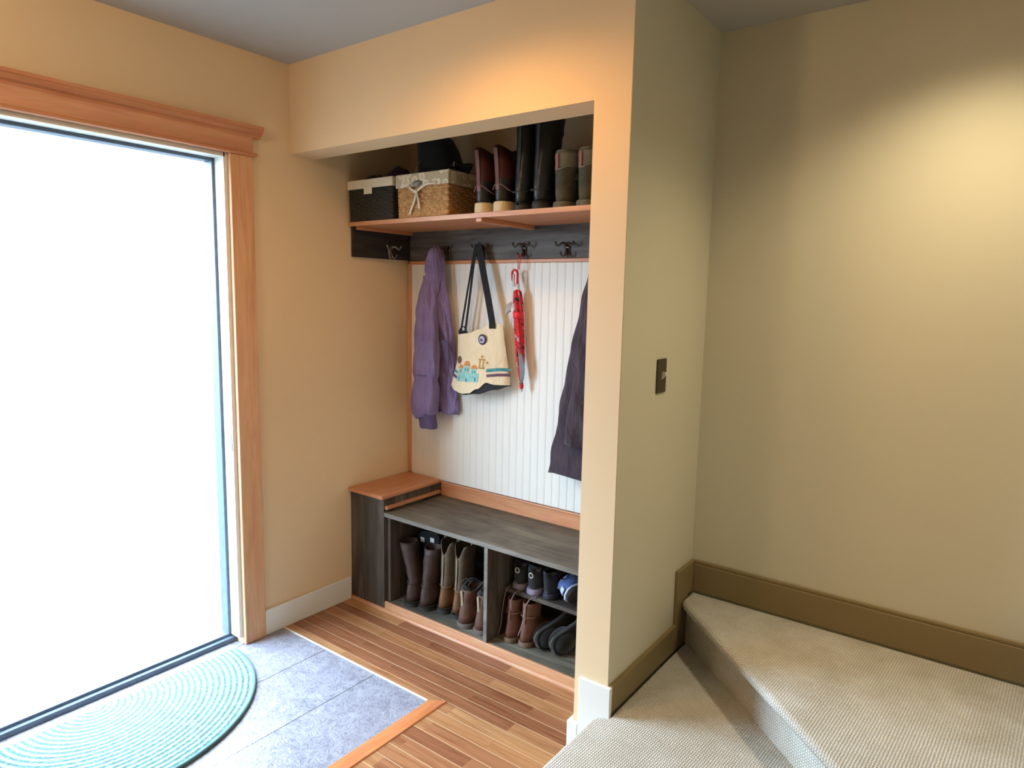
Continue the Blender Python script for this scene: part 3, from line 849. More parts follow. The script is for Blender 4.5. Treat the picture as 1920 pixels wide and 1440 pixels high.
# dark slippers lying on their sides
cg = fabric('black_felt', '#151412', '#211f1c', 0.95, 20)
cge = leather('grey_rim', '#4a463f', '#5e594f', 0.7)
for (x, y, rz, lb) in ((1.076, 0.376, -0.44, 'dark slipper lying on its side against the russet boots'), (1.152, 0.380, -0.44, 'dark slipper lying on its side in front of the other slipper')):
    fw = footwear(lb, 'shoe', G_LOW, 'slipper', (x, y), 0.045, rz, 0.09, 0.27, 1.12, [(.085, .055, .036, .052)], dict(shaft=cg, upper=cg, sole=cg), 0.020, split=0, roll=math.radians(-100), low=.8, pitch=math.radians(22), zs=.30)
    fw[1].append((MB().tube([(q[0], q[1], .019) for q in [(0.0, -.004), (.024, .002), (.037, .02), (.040, .05), (.038, .09), (.039, .13), (.047, .17), (.051, .2), (.05, .225), (.041, .25), (.026, .268), (0, .276),
                             (-.026, .268), (-.041, .25), (-.05, .225), (-.051, .2), (-.047, .17), (-.039, .13), (-.038, .09), (-.040, .05), (-.037, .02), (-.024, .002), (0, -.004)]], .0035, 6), 'welt', cge, True, {'label': 'grey welt'}))
    finish(fw)

# sneakers on the inner shelf
sk_u = fabric('charcoal_mesh', '#232427', '#35363a', 0.8, 14)
sk_s = plain('lavender_rubber', '#8c8193', 0.6)
ringm = plain('pale_emblem', '#d5d5d0', 0.4)
SHZ = 0.255
for (x, y, rz, lb) in ((0.918, 0.432, 0.0, 'charcoal sneaker with ring emblem beside the bench divider'), (0.995, 0.424, -0.03, 'charcoal sneaker with ring emblem next to the navy shoe')):
    fw = footwear(lb, 'shoe', G_LOW, 'sneaker', (x, y), SHZ, rz, 0.115, 0.26, 0.88, [(.118, .050, .036, .048), (.105, .052, .038, .050)], dict(shaft=sk_u, upper=sk_u, sole=sk_s), 0.024, split=0, sole_out=.003,
                  top=lambda t: .014 * (-math.sin(t)) if math.sin(t) < 0 else -.004)
    em = MB().tube([(.010 * math.cos(t) + .004, -.0035, .088 + .0105 * math.sin(t)) for t in [2 * PI * k / 20 for k in range(21)]], .0022, 6)
    fw[1].append((em, 'emblem', ringm, True, {'label': 'pale ring emblem on the heel'}))
    fw[1].append((MB().grid(lambda u, v: ((u - .5) * .045, .095 + v * .055 + .004 * math.cos((u - .5) * 5), .128 - v * .035 - abs(u - .5) * .012), 6, 6), 'tongue', fabric('grey_tongue', '#4a4850', '#66636c'), True, {'thick': .006}))
    lace = plain('grey_lace', '#8d8790', 0.8)
    fw[1].append((MB().tube([(-.02, .10, .12), (.0, .09, .132), (.02, .10, .122), (.0, .115, .118), (-.02, .12, .108), (.02, .13, .10)], .0025, 6), 'lace', lace, True, {}))
    finish(fw)

nv = fabric('navy_mesh', '#17181f', '#262833', 0.8)
fw = footwear('navy shoe tilted between the charcoal and blue sneakers', 'shoe', G_LOW, 'sneaker', (1.073, 0.428), SHZ, -0.04, 0.10, 0.255, 0.80, [(.105, .052, .036, .048), (.095, .052, .037, .050)], dict(shaft=nv, upper=nv, sole=plain('navy_sole', '#20222b', 0.6)), 0.022, split=0, roll=math.radians(-3))
fw[1].append((MB().tube([(-.02, .10, .115), (.0, .085, .128), (.02, .10, .115), (-.015, .12, .105), (.02, .13, .10)], .0025, 6), 'lace', plain('dark_grey_lace', '#5a5a66', 0.8), True, {}))
finish(fw)
bl = fabric('blue_mesh', '#3d5086', '#5f74b0', 0.7)
dsole = plain('dark_rubber_sole', '#2f2b29', 0.8, 0.2)
wl = plain('white_midsole', '#b9c4e2', 0.5)
for (x, y, rz, ro_, lb) in ((1.190, 0.425, -0.34, -72, 'blue sneaker with white laces tilted on the inner shelf'), (1.295, 0.420, -0.34, -70, 'blue sneaker half hidden by the post')):
    fw = footwear(lb, 'shoe', G_LOW, 'sneaker', (x, y), SHZ, rz, 0.10, 0.26, 0.98, [(.108, .052, .036, .048), (.095, .052, .037, .050)], dict(shaft=bl, upper=bl, sole=dsole), 0.014, split=0, roll=math.radians(ro_), sole_out=.001, bulb=.5, zs=.70)
    fw[1].append((MB().tube([(q[0], q[1], .020) for q in [(0, -.010), (.024, -.004), (.037, .012), (.040, .05), (.037, .09), (.038, .13), (.046, .17), (.049, .2), (.048, .225), (.039, .25), (.024, .264), (0, .268),
                             (-.024, .264), (-.039, .25), (-.048, .225), (-.049, .2), (-.046, .17), (-.038, .13), (-.037, .09), (-.040, .05), (-.037, .012), (-.024, -.004), (0, -.010)]], .005, 6), 'midsole', wl, True, {'label': 'pale midsole rim'}))
    fw[1].append((MB().tube([(-.030, .06, .080), (-.042, .03, .090), (-.03, .012, .094), (.0, .03, .090), (-.02, .07, .086), (.02, .09, .084)], .003, 6), 'lace', plain('white_lace', '#d9dbe2', 0.8), True, {}))
    fw[1].append((MB().grid(lambda u, v: ((u - .5) * .034, -.014 + .012 * abs(u - .5) + .006 * v, .034 + v * .022), 6, 3), 'heel_patch', plain('silver_patch', '#b9c6e6', 0.3), True, {'thick': .003, 'label': 'silver heel patch'}))
    finish(fw)

# loose shoe laces hanging over the inner shelf edge
lm = plain('mauve_lace', '#86757a', 0.85)
tag(MB().tube([(0.885, 0.43, 0.2585), (0.88, 0.417, 0.2585), (0.878, 0.409, 0.245), (0.874, 0.400, 0.20), (0.872, 0.392, 0.15), (0.874, 0.385, 0.11), (0.868, 0.378, 0.07), (0.866, 0.374, 0.052)], .0022, 6).build('shoe_lace', lm, None, smooth=True), 'long loose lace hanging beside the bench divider', 'shoelace', 'laces hanging from the inner shelf')
tag(MB().tube([(0.955, 0.440, 0.2585), (0.94, 0.425, 0.259), (0.934, 0.412, 0.2585), (0.934, 0.392, 0.252), (0.936, 0.368, 0.232), (0.944, 0.362, 0.195)], .0025, 6).build('shoe_lace', lm, None, smooth=True), 'short loose lace hanging above the first russet boot', 'shoelace', 'laces hanging from the inner shelf')
tag(MB().tube([(1.034, 0.434, 0.2585), (1.029, 0.424, 0.259), (1.022, 0.410, 0.2585), (1.014, 0.390, 0.250), (1.008, 0.368, 0.225), (1.006, 0.362, 0.17), (0.998, 0.356, 0.13), (0.988, 0.352, 0.10)], .0025, 6).build('shoe_lace', lm, None, smooth=True), 'long loose lace hanging above the second russet boot', 'shoelace', 'laces hanging from the inner shelf')


# ------------------------------------------------------------------ baskets
def woven(b, x0, x1, y0, y1, z0, z1, taper, stake, row, amp):
    per = []
    seg = stake / 4
    def side(ax, ay, bx, by):
        L = math.hypot(bx - ax, by - ay); n = max(4, int(L / seg) // 4 * 4)
        for i in range(n): per.append((ax + (bx - ax) * i / n, ay + (by - ay) * i / n, (by - ay) / L, -(bx - ax) / L))
    side(x0, y0, x1, y0); side(x1, y0, x1, y1); side(x1, y1, x0, y1); side(x0, y1, x0, y0)
    cx, cy = (x0 + x1) / 2, (y0 + y1) / 2
    rows = int((z1 - z0) / row); rings = []
    for k in range(rows * 4 + 1):
        z = z0 + (z1 - z0) * k / (rows * 4)
        rw = k // 4; ph = (k % 4) / 4
        tf = 1 - taper * (1 - (z - z0) / (z1 - z0))
        ring = []
        for i, (px, py, nx, ny) in enumerate(per):
            o = amp * math.sin(PI * i / 4 + (PI if rw % 2 else 0)) * 0.8 + amp * 0.9 * math.sin(PI * ph)
            ring.append((cx + (px - cx) * tf + nx * o, cy + (py - cy) * tf + ny * o, z))
        rings.append(ring)
    return b.loft(rings, True, False)


def hollow(b, x0, x1, y0, y1, z0, z1, t):
    o = [(x0, y0), (x1, y0), (x1, y1), (x0, y1)]; i = [(x0 + t, y0 + t), (x1 - t, y0 + t), (x1 - t, y1 - t), (x0 + t, y1 - t)]
    return b.loft([[(x, y, z0) for x, y in o], [(x, y, z1) for x, y in o], [(x, y, z1) for x, y in i], [(x, y, z0 - .0) for x, y in i]], False, False)


wick = leather('natural_seagrass', '#8a6238', '#c79f6c', 0.75, 90, 0.2)
wickd = leather('dark_seagrass', '#27241f', '#3a362f', 0.75, 90, 0.2)


def liner_mat():
    m, nt, b = new_mat('patterned_liner', 0.9, 0.15)
    v = coords(nt)
    vo = nt.nodes.new('ShaderNodeTexVoronoi'); vo.inputs['Scale'].default_value = 27
    nt.links.new(v, vo.inputs['Vector'])
    nt.links.new(ramp(nt, vo.outputs['Distance'], [(0.25, '#c9bfa8'), (0.38, '#e6dfcd'), (0.5, '#b9ad93')]), b.inputs['Base Color'])
    return m


cream = fabric('cream_cotton', '#d2c8b2', '#e0d7c3')
b1 = root('woven_basket', (0.16, 0.45, ZS), 'dark woven basket with cream liner at the tan wall', 'basket', 'baskets on the oak shelf')
part(woven(MB(), 0.014, 0.300, 0.300, 0.600, ZS + 0.0005, ZS + 0.160, 0.03, 0.026, 0.0105, 0.0028), 'body', wickd, b1, smooth=True)
_l = MB(); hollow(_l, 0.008, 0.304, 0.294, 0.606, ZS + 0.142, ZS + 0.182, 0.008)
part(_l, 'liner', cream, b1, label='cream cotton liner', bevel=0.003)
part(MB().box(0.125, 0.178, 0.2895, 0.2935, ZS + 0.116, ZS + 0.150), 'tag', plain('ivory_tag', '#dad6bf', 0.5), b1, label='ivory name tag', bevel=0.002)
b2 = root('woven_basket', (0.46, 0.45, ZS), 'natural wicker basket with patterned liner and cream bow', 'basket', 'baskets on the oak shelf')
part(woven(MB(), 0.322, 0.616, 0.312, 0.560, ZS + 0.0005, ZS + 0.150, 0.03, 0.026, 0.0120, 0.0040), 'body', wick, b2, smooth=True)
_l = MB(); hollow(_l, 0.314, 0.622, 0.305, 0.568, ZS + 0.128, ZS + 0.184, 0.008)
part(_l, 'liner', liner_mat(), b2, label='cream patterned liner', bevel=0.004)
bw = MB().tube([(0.398, 0.302, ZS + .132), (0.415, 0.299, ZS + .118), (0.445, 0.297, ZS + .104), (0.47, 0.298, ZS + .118), (0.50, 0.300, ZS + .132), (0.56, 0.302, ZS + .136)], 0.0055, 8, 0.5)
bw.tube([(0.447, 0.298, ZS + .106), (0.435, 0.300, ZS + .07), (0.412, 0.303, ZS + .035), (0.402, 0.304, ZS + .014)], [.006, .006, .0055, .005], 8, 0.5)
bw.tube([(0.450, 0.298, ZS + .104), (0.455, 0.301, ZS + .07), (0.462, 0.303, ZS + .035)], [.004, .005, .0075], 8, 0.5).ball((0.448, 0.297, ZS + .106), 0.009)
part(bw, 'bow', cream, b2, label='cream ribbon bow', smooth=True)
op = MB().lathe([(0, .002), (.0015, .024), (.003, .026)], 24).xf(lambda x, y, z: (0.447 + x * 1.1, 0.3055 - z, ZS + .140 + y * .5))
part(op, 'handle_opening', fabric('grey_inner_cloth', '#8d8a84', '#a19e96'), b2, label='grey oval handle opening', smooth=True)


def lump(b, c, r, sq, seed, amp=.18, n=20):
    rnd = random.Random(seed); ph = [rnd.uniform(0, 6) for _ in range(6)]
    rings = []
    for k in range(n // 2 + 1):
        t = -PI / 2 + PI * k / (n // 2); rr = max(math.cos(t), .03)
        ring = []
        for q in range(n):
            a = 2 * PI * q / n
            w = 1 + amp * (math.sin(2 * a + ph[0] + 2 * t) + .6 * math.sin(3 * a + ph[1] - 3 * t) + .5 * math.sin(5 * t + ph[2] + a)) / 2
            ring.append((c[0] + sq[0] * r * rr * w * math.cos(a), c[1] + sq[1] * r * rr * w * math.sin(a), c[2] + sq[2] * r * w * math.sin(t)))
        rings.append(ring)
    return b.loft(rings)


hat = root('knit_hat', (0.215, 0.43, ZS + 0.12), 'dark purple knit hat in the dark basket', 'hat')
part(lump(MB(), (0.222, 0.42, ZS + 0.190), 0.062, (1.0, 1.0, .85), 3), 'crown', fabric('plum_knit', '#2c1b2c', '#44293f', 0.95, 30, 120), hat, smooth=True)
part(MB().tube([(0.215 + .062 * math.cos(t), 0.43 + .062 * math.sin(t), ZS + .135) for t in [2 * PI * k / 24 for k in range(25)]], .010, 8), 'brim', fabric('plum_knit_band', '#26182a', '#38243a', 0.95, 30, 120), hat, smooth=True)
gl = root('glove', (0.09, 0.43, ZS + 0.12), 'dark green glove in the dark basket at the wall', 'glove')
part(lump(MB(), (0.09, 0.41, ZS + 0.180), 0.045, (1, 1.2, .8), 5), 'palm', fabric('dark_green_knit', '#171d1a', '#26302b', .95), gl, smooth=True)
_g = MB()
for k, (dx, ln) in enumerate(((-.026, .045), (-.009, .055), (.009, .052), (.026, .042))):
    _g.tube([(0.09 + dx, 0.40, ZS + .185), (0.09 + dx * 1.2, 0.385, ZS + .20), (0.09 + dx * 1.3, 0.375 - ln * .3, ZS + .195)], [.010, .010, .007], 8)
part(_g, 'fingers', fabric('dark_green_knit_fingers', '#171d1a', '#26302b', .95), gl, smooth=True)
bk = root('black_bag', (0.44, 0.47, ZS + 0.10), 'black soft bag standing in the wicker basket', 'bag')
_b = MB(); rings = []
for z, hx, hy, ox in ((0.10, .090, .07, -.005), (.18, .098, .078, -.005), (.24, .098, .076, -.008), (.29, .092, .07, -.02), (.335, .085, .058, -.04), (.365, .06, .042, -.055), (.375, .03, .02, -.06)):
    rings.append([(0.445 + ox + x * (1 + .05 * math.sin(9 * z + 3 * t)), 0.46 + y, ZS + z + .010 * math.sin(2 * t)) for x, y, t in se(hx, hy, 3, 24)])
part(_b.loft(rings), 'body', fabric('black_nylon', '#15171a', '#22252a', .7), bk, smooth=True)
part(MB().tube([(0.385, 0.385, ZS + .255), (0.380, 0.372, ZS + .23), (0.392, 0.352, ZS + .205), (0.41, 0.335, ZS + .186), (0.415, 0.325, ZS + .19)], .0018, 6), 'drawstring', plain('grey_cord', '#8f9294', .7), bk, label='grey drawstring', smooth=True)
sd = root('sandal', (0.578, 0.45, ZS + 0.12), 'black strappy sandal with metal buckles in the wicker basket', 'sandal')
part(MB().prism(smooth_poly([(-.03, -.05), (.03, -.05), (.035, .05), (-.035, .05)], [.02] * 4), 0, .014, fn=lambda x, y, z: (0.578 + x, 0.45 + y * .6 - z, ZS + .185 + y)), 'sole', br_, sd)
part(MB().tube([(0.552, 0.43, ZS + .20), (0.562, 0.385, ZS + .215), (0.592, 0.385, ZS + .222), (0.606, 0.43, ZS + .205)], .006, 8, .5).tube([(0.553, 0.41, ZS + .175), (0.563, 0.37, ZS + .190), (0.592, 0.37, ZS + .195), (0.606, 0.41, ZS + .175)], .006, 8, .5), 'strap', br_, sd, smooth=True)
part(MB().box(0.570, 0.574, 0.362, 0.366, ZS + .186, ZS + .200).box(0.587, 0.591, 0.374, 0.378, ZS + .208, ZS + .226), 'buckle', M['metal'], sd, label='metal buckles')
ht = root('knit_hat', (1.380, 0.46, ZS), 'pale grey knit cap behind the olive boots at the post', 'hat')
part(lump(MB(), (1.380, 0.47, ZS + .215), .075, (1, 1, .8), 9, .1), 'crown', fabric('pale_grey_knit', '#6f7772', '#8b938d', .95, 25, 120), ht, smooth=True)
part(MB().lathe([(0, .05), (.06, .058), (.12, .066), (.17, .07)], 24, (1.380, .47, ZS + .0005)), 'cuff', fabric('pale_grey_cuff', '#5d645f', '#737b75', .95, 25, 120), ht, smooth=True)
part(MB().tube([(1.315, .40, ZS + .19), (1.312, .385, ZS + .14), (1.308, .375, ZS + .09)], .003, 6), 'tie', fabric('grey_tie', '#7f8680', '#959c96'), ht, smooth=True)


# ------------------------------------------------------------------ garments
def interp(keys, z):
    keys = sorted(keys)
    if z <= keys[0][0]: return keys[0][1:]
    for a, b in zip(keys, keys[1:]):
        if z <= b[0]:
            t = (z - a[0]) / (b[0] - a[0]); t = t * t * (3 - 2 * t) * .5 + t * .5
            return tuple(p + (q - p) * t for p, q in zip(a[1:], b[1:]))
    return keys[-1][1:]


def drape(keys, z0, z1, nz, folds, n=72, seed=1, hem=0.0):
    """keys: (z, xl, xr, yc, hy). hanging cloth with vertical folds"""
    rnd = random.Random(seed); ph = [rnd.uniform(0, 6.3) for _ in range(8)]
    b = MB(); rings = []
    for k in range(nz + 1):
        f = k / nz; z = z0 + (z1 - z0) * f
        xl, xr, yc, hy = interp(keys, z)
        ring = []
        for x, y, t in se((xr - xl) / 2, hy, 2.2, n):
            w = 1 + folds * (math.sin(5 * t + ph[0] + 1.6 * math.sin(z * 4 + ph[1])) * .5 + math.sin(9 * t + ph[2] + 2 * math.sin(z * 6 + ph[3])) * .32 + math.sin(14 * t + ph[4] + z * 9) * .16) * min(1, f * 6 + .3)
            zz = z + hem * math.sin(3 * t + ph[5]) * max(0, 1 - f * 6)
            ring.append(((xl + xr) / 2 + x * (1 + (w - 1) * .35), yc + y * w + .004 * math.sin(z * 40 + 4 * t + ph[6]), zz))
        rings.append(ring)
    return b.loft(rings, True, True)


pj1 = fabric('purple_nylon', '#766590', '#8c7aa6', 0.6, 6, 300, .75)
pj2 = fabric('deep_purple_knit', '#584c70', '#675a80', 0.8, 6, 300)
jk = root('purple_jacket', (0.27, 0.63, 1.714), 'lilac purple hooded jacket hanging beside the tote bag', 'jacket', 'garments on the hooks')
body = drape([(1.738, .236, .256, .642, .012), (1.715, .228, .274, .638, .022), (1.65, .206, .298, .634, .030), (1.56, .182, .306, .634, .032), (1.48, .190, .316, .640, .032), (1.40, .200, .328, .648, .030), (1.28, .210, .343, .658, .026), (1.10, .220, .352, .664, .020), (.915, .228, .371, .667, .018)],
             .925, 1.738, 70, .34, seed=4, hem=.012)
part(body, 'body', pj1, jk, smooth=True)
slv = drape([(1.58, .205, .262, .606, .022), (1.50, .180, .284, .598, .036), (1.40, .168, .290, .590, .040), (1.25, .160, .300, .586, .044), (1.12, .152, .306, .586, .042), (1.085, .156, .292, .588, .038), (1.05, .146, .300, .588, .044), (.95, .135, .292, .590, .046), (.925, .135, .288, .592, .046), (.90, .150, .270, .594, .036)], .90, 1.59, 60, .30, seed=11, hem=.008)
part(slv, 'sleeve', pj1, jk, smooth=True)
part(drape([(.92, .182, .285, .594, .034), (.86, .190, .288, .594, .032), (.845, .192, .286, .594, .030)], .845, .918, 10, .10, seed=2), 'cuff', pj2, jk, label='darker purple cuff', smooth=True)
part(drape([(1.725, .236, .268, .612, .010), (1.70, .226, .286, .606, .020), (1.62, .212, .298, .602, .020), (1.52, .215, .292, .602, .012), (1.47, .235, .275, .606, .006)], 1.47, 1.722, 24, .42, seed=21), 'hood', pj1, jk, smooth=True)
part(MB().tube([(.192, .5415, 1.116), (.22, .5405, 1.112), (.25, .5420, 1.110), (.268, .5445, 1.112)], .0022, 6), 'sleeve_seam', pj2, jk, label='stitched seam across the sleeve', smooth=True)
part(MB().grid(lambda u, v: (.312 + .038 * u, .606 + .008 * u + .004 * v, 1.285 - .006 * u - (.012 + .14 * u) * v), 6, 8), 'pocket_flap', pj2, jk, label='dark pocket flap edge', thick=.003, smooth=True)

ct1 = fabric('dark_plum_cloth', '#30262e', '#44363f', 0.8, 6, 300, .6)
ck = root('dark_coat', (1.19, 0.60, 1.714), 'dark plum long coat hanging half behind the post', 'coat', 'garments on the hooks')
part(drape([(1.735, 1.175, 1.205, .640, .012), (1.70, 1.150, 1.235, .630, .028), (1.60, 1.118, 1.275, .612, .040), (1.50, 1.095, 1.30, .606, .046), (1.25, 1.040, 1.34, .604, .052), (1.0, .995, 1.37, .602, .056), (.80, .966, 1.385, .600, .058), (.752, .957, 1.385, .600, .058)],
           .752, 1.735, 60, .15, seed=8, hem=.006), 'body', ct1, ck, smooth=True)
part(drape([(1.50, 1.15, 1.235, .552, .030), (1.2, 1.11, 1.225, .540, .034), (.95, 1.075, 1.20, .538, .036), (.90, 1.072, 1.20, .538, .034)], .90, 1.52, 40, .12, seed=5), 'sleeve', ct1, ck, smooth=True)

# ------------------------------------------------------------------ tote bag
canv = fabric('cream_canvas', '#e2cfaa', '#ecddbf', 0.85, 5, 600, .35)
blk = fabric('black_webbing', '#17181b', '#232428', 0.75, 60, 600)
tg = root('tote_bag', (0.53, 0.62, 1.714), 'cream canvas tote bag with aqua print hanging by black straps', 'bag')
TOP = [(0, 1.315), (.28, 1.324), (.55, 1.346), (.78, 1.372), (.88, 1.379), (1, 1.370)]
BOT = [(0, 1.072), (.14, 1.047), (.29, 1.039), (.42, 1.046), (.58, 1.072), (.71, 1.105), (.82, 1.098), (1, 1.098)]
BASE = [(0, 1.064), (.28, 1.032), (.54, 1.046), (.83, 1.074), (1, 1.094)]


def pl(k, s):
    for (a, b), (c, d) in zip(k, k[1:]):
        if s <= c: 
            t = (s - a) / (c - a); t = t * t * (3 - 2 * t); return b + (d - b) * t
    return k[-1][1]


def xl_(z): return .387 + (.349 - .387) * max(0, min(1, (1.20 - z) / .13)) if z < 1.20 else .387
def xr_(z): return .658 + (.706 - .658) * (1.370 - z) / .272
def yfront(x, z):
    s = max(0.0, min(1.0, (x - xl_(z)) / (xr_(z) - xl_(z)))); t = max(0, min(1, (1.36 - z) / .30))
    return .640 - (.018 + .040 * t) * math.sin(PI * s) ** .55 - .004 * math.sin(7 * s + 9 * z) * t


def bagpt(s, z, back=False):
    x = xl_(z) + (xr_(z) - xl_(z)) * s
    return (x, (.642 + .6 * (.640 - yfront(x, z))) if back else yfront(x, z), z)


bb_ = MB()
bb_.grid(lambda s, t: bagpt(s, pl(TOP, s) + (pl(BOT, s) - pl(TOP, s)) * t), 40, 30)
bb_.grid(lambda s, t: bagpt(s, pl(TOP, s) - .004 + (pl(BASE, s) + .02 - pl(TOP, s)) * t, True), 40, 30)
part(bb_, 'body', canv, tg, smooth=True, fix=False)
bs2 = MB()
bs2.grid(lambda s, t: (lambda p: (p[0], p[1] + .004 + .010 * t * math.sin(PI * s), p[2]))(bagpt(s, pl(BOT, s) + .012 + (pl(BASE, s) - pl(BOT, s) - .012) * t)), 40, 6)
bs2.grid(lambda s, t: (lambda a, b: tuple(p + (q - p) * t for p, q in zip(a, b)))((lambda p: (p[0], p[1] + .004 + .010 * math.sin(PI * s), p[2]))(bagpt(s, pl(BASE, s))), bagpt(s, pl(BASE, s) + .02, True)), 40, 4)
part(bs2, 'base_panel', fabric('black_canvas', '#25272b', '#34373c', .8), tg, label='black canvas base', smooth=True, fix=False)


def ribbon(b, pts, w, th=.0012, wdir=(1, 0, 0)):
    P = [Vector(p) for p in pts]; rings = []
    for i, p in enumerate(P):
        t = (P[min(i + 1, len(P) - 1)] - P[max(i - 1, 0)]).normalized(); e = Vector(wdir); e = (e - t * e.dot(t)).normalized(); nn = t.cross(e)
        rings.append([p + e * w / 2 + nn * th, p - e * w / 2 + nn * th, p - e * w / 2 - nn * th, p + e * w / 2 - nn * th])
    return b.loft(rings)


part(ribbon(MB(), [(.609, yfront(.609, 1.36) - .002, 1.352), (.607, yfront(.607, 1.37) - .002, 1.385), (.575, .630, 1.50), (.545, .632, 1.61), (.524, .634, 1.69), (.512, .636, 1.722), (.500, .640, 1.736)], .036), 'strap', blk, tg, label='wide black strap')
s2 = MB()
ribbon(s2, [(.412, .636, 1.322), (.414, .634, 1.345), (.440, .636, 1.48), (.468, .637, 1.62), (.484, .638, 1.70), (.492, .640, 1.735)], .010)
ribbon(s2, [(.440, .634, 1.326), (.443, .632, 1.348), (.462, .634, 1.48), (.480, .636, 1.62), (.492, .638, 1.70), (.498, .642, 1.735)], .012)
part(s2, 'strap', blk, tg, label='narrow doubled black strap')
part(ribbon(MB(), [(.424, .637, 1.312), (.425, .633, 1.335)], .054).tube([(.405, .634, 1.336), (.413, .634, 1.352), (.432, .633, 1.353), (.446, .633, 1.338)], .003, 6), 'strap_tab', blk, tg)


def decal(name, polys, mat, lift=.0016, label=None):
    b = MB()
    for poly in polys:
        c = (sum(p[0] for p in poly) / len(poly), sum(p[1] for p in poly) / len(poly))
        n = len(poly); vs = []; fs = []
        K = 3
        for k in range(1, K + 1):
            for i in range(n):
                for q in range(4):
                    a, d = poly[i], poly[(i + 1) % n]; f = q / 4
                    x = a[0] + (d[0] - a[0]) * f; z = a[1] + (d[1] - a[1]) * f
                    x = c[0] + (x - c[0]) * k / K; z = c[1] + (z - c[1]) * k / K
                    vs.append((x, yfront(x, z) - lift, z))
        m = n * 4
        vs.append((c[0], yfront(*c) - lift, c[1]))
        fs += [(len(vs) - 1, i, (i + 1) % m) for i in range(m)]
        for k in range(K - 1):
            fs += [(k * m + i, (k + 1) * m + i, (k + 1) * m + (i + 1) % m, k * m + (i + 1) % m) for i in range(m)]
        b.add(vs, fs)
    o = part(b, name, mat, tg, label=label, fix=False)
    return o


def rect(x0, x1, z0, z1, sk=0.0): return [(x0, z0), (x1, z0 + sk), (x1, z1 + sk), (x0, z1)]
def disc(cx, cz, r, n=20): return [(cx + r * math.cos(2 * PI * k / n), cz + r * math.sin(2 * PI * k / n)) for k in range(n)]


aq = fabric('aqua_print', '#7fb9b6', '#a3d0cb', .8, 60); tq = fabric('teal_print', '#3f7f86', '#5a9aa0', .8, 60)
og = plain('orange_print', '#cf8a4a', .8); gd = plain('gold_print', '#b98f4e', .8); bnp = plain('brown_print', '#6e5044', .8); pu = plain('mauve_print', '#6c4f63', .8); nvp = plain('navy_print', '#2c2a44', .6)
# a plain row of little houses in aqua with an orange roof
decal('printed_band', [[(.598, 1.167), (.654, 1.175), (.706, 1.176), (.704, 1.162), (.654, 1.160), (.598, 1.152)]], tq, .0012, 'printed teal band')
decal('printed_band', [[(.379, 1.150), (.417, 1.139), (.415, 1.127), (.377, 1.138)]], tq, .0012, 'printed teal band')
decal('printed_band', [[(.600, 1.142), (.654, 1.150), (.705, 1.152), (.706, 1.139), (.654, 1.137), (.604, 1.130)]], pu, .0012, 'printed mauve band')
decal('printed_band', [[(.373, 1.128), (.414, 1.117), (.412, 1.104), (.368, 1.113)]], pu, .0012, 'printed mauve band')
decal('printed_houses', [rect(.410, .560, 1.094, 1.135, .010), rect(.420, .452, 1.12, 1.158, .003), rect(.462, .500, 1.12, 1.172, .003), rect(.512, .546, 1.12, 1.162, .003)], aq, .0016, 'printed aqua houses')
decal('printed_roofs', [[(.457, 1.172), (.505, 1.175), (.492, 1.196), (.470, 1.194)], [(.416, 1.158), (.456, 1.161), (.446, 1.176), (.426, 1.174)], [(.508, 1.162), (.550, 1.165), (.540, 1.181), (.518, 1.179)]], og, .002, 'printed orange roofs')
decal('printed_windows', [rect(.424, .432, 1.100, 1.118), rect(.427, .433, 1.138, 1.150), rect(.440, .446, 1.138, 1.150), rect(.469, .475, 1.148, 1.162), rect(.486, .492, 1.148, 1.162), rect(.519, .525, 1.142, 1.154), rect(.533, .539, 1.142, 1.154), rect(.538, .547, 1.107, 1.124), rect(.480, .490, 1.098, 1.114)], tq, .0022, 'printed teal windows')
decal('printed_disc', [disc(.417, 1.196, .018)], bnp, .002, 'printed brown disc')
decal('printed_ornament', [rect(.557, .563, 1.172, 1.205), rect(.576, .582, 1.174, 1.207), rect(.553, .588, 1.166, 1.173), rect(.552, .588, 1.205, 1.212), disc(.570, 1.222, .006, 10), disc(.600, 1.196, .006, 8)], gd, .002, 'printed gold ornament')
bd = part(MB().lathe([(0, .002), (0, .0225), (.003, .0245), (.005, .0220), (.0055, .002)], 28).xf(lambda x, y, z: (.562 + x, yfront(.562, 1.300) - .001 - z, 1.300 + y)), 'badge', nvp, tg, label='round navy badge', smooth=True)
BASES[bd.name] = BASES[tg.name]
part(MB().lathe([(0, .0005), (0.0, .0170), (.001, .0170), (.001, .0005)], 24).xf(lambda x, y, z: (.562 + x, yfront(.562, 1.300) - .0068 - z, 1.300 + y)), 'badge_face', plain('pale_lilac', '#b9b2c4', .5), bd, label='pale lilac badge face')
part(MB().lathe([(0, .0005), (0.0, .0095), (.0008, .0095), (.0008, .0005)], 16).xf(lambda x, y, z: (.560 + x, yfront(.562, 1.300) - .0081 - z, 1.298 + y * .7)), 'badge_mark', plain('violet_mark', '#5b4a78', .5), bd)

# ------------------------------------------------------------------ umbrella
um = root('umbrella', (0.735, 0.655, 1.714), 'furled red child umbrella hanging from a red cord', 'umbrella')


def red_print():
    m, nt, b = new_mat('red_print_nylon', 0.6, 0.35)
    v = coords(nt)
    vo = noise(nt, v, 42, 3, .6, .6); v2 = noise(nt, coords(nt, (1, 1, .8)), 34, 2, .5)
    c = ramp(nt, vo.outputs['Fac'], [(0.38, '#2a2024'), (0.42, '#c4212c'), (0.60, '#d32e36'), (0.64, '#5a3238')])
    c = mixc(nt, ramp(nt, v2.outputs['Fac'], [(0.62, '#000000'), (0.66, '#ffffff')]), c, '#aaa6a8')
    nt.links.new(c, b.inputs['Base Color'])
    return m


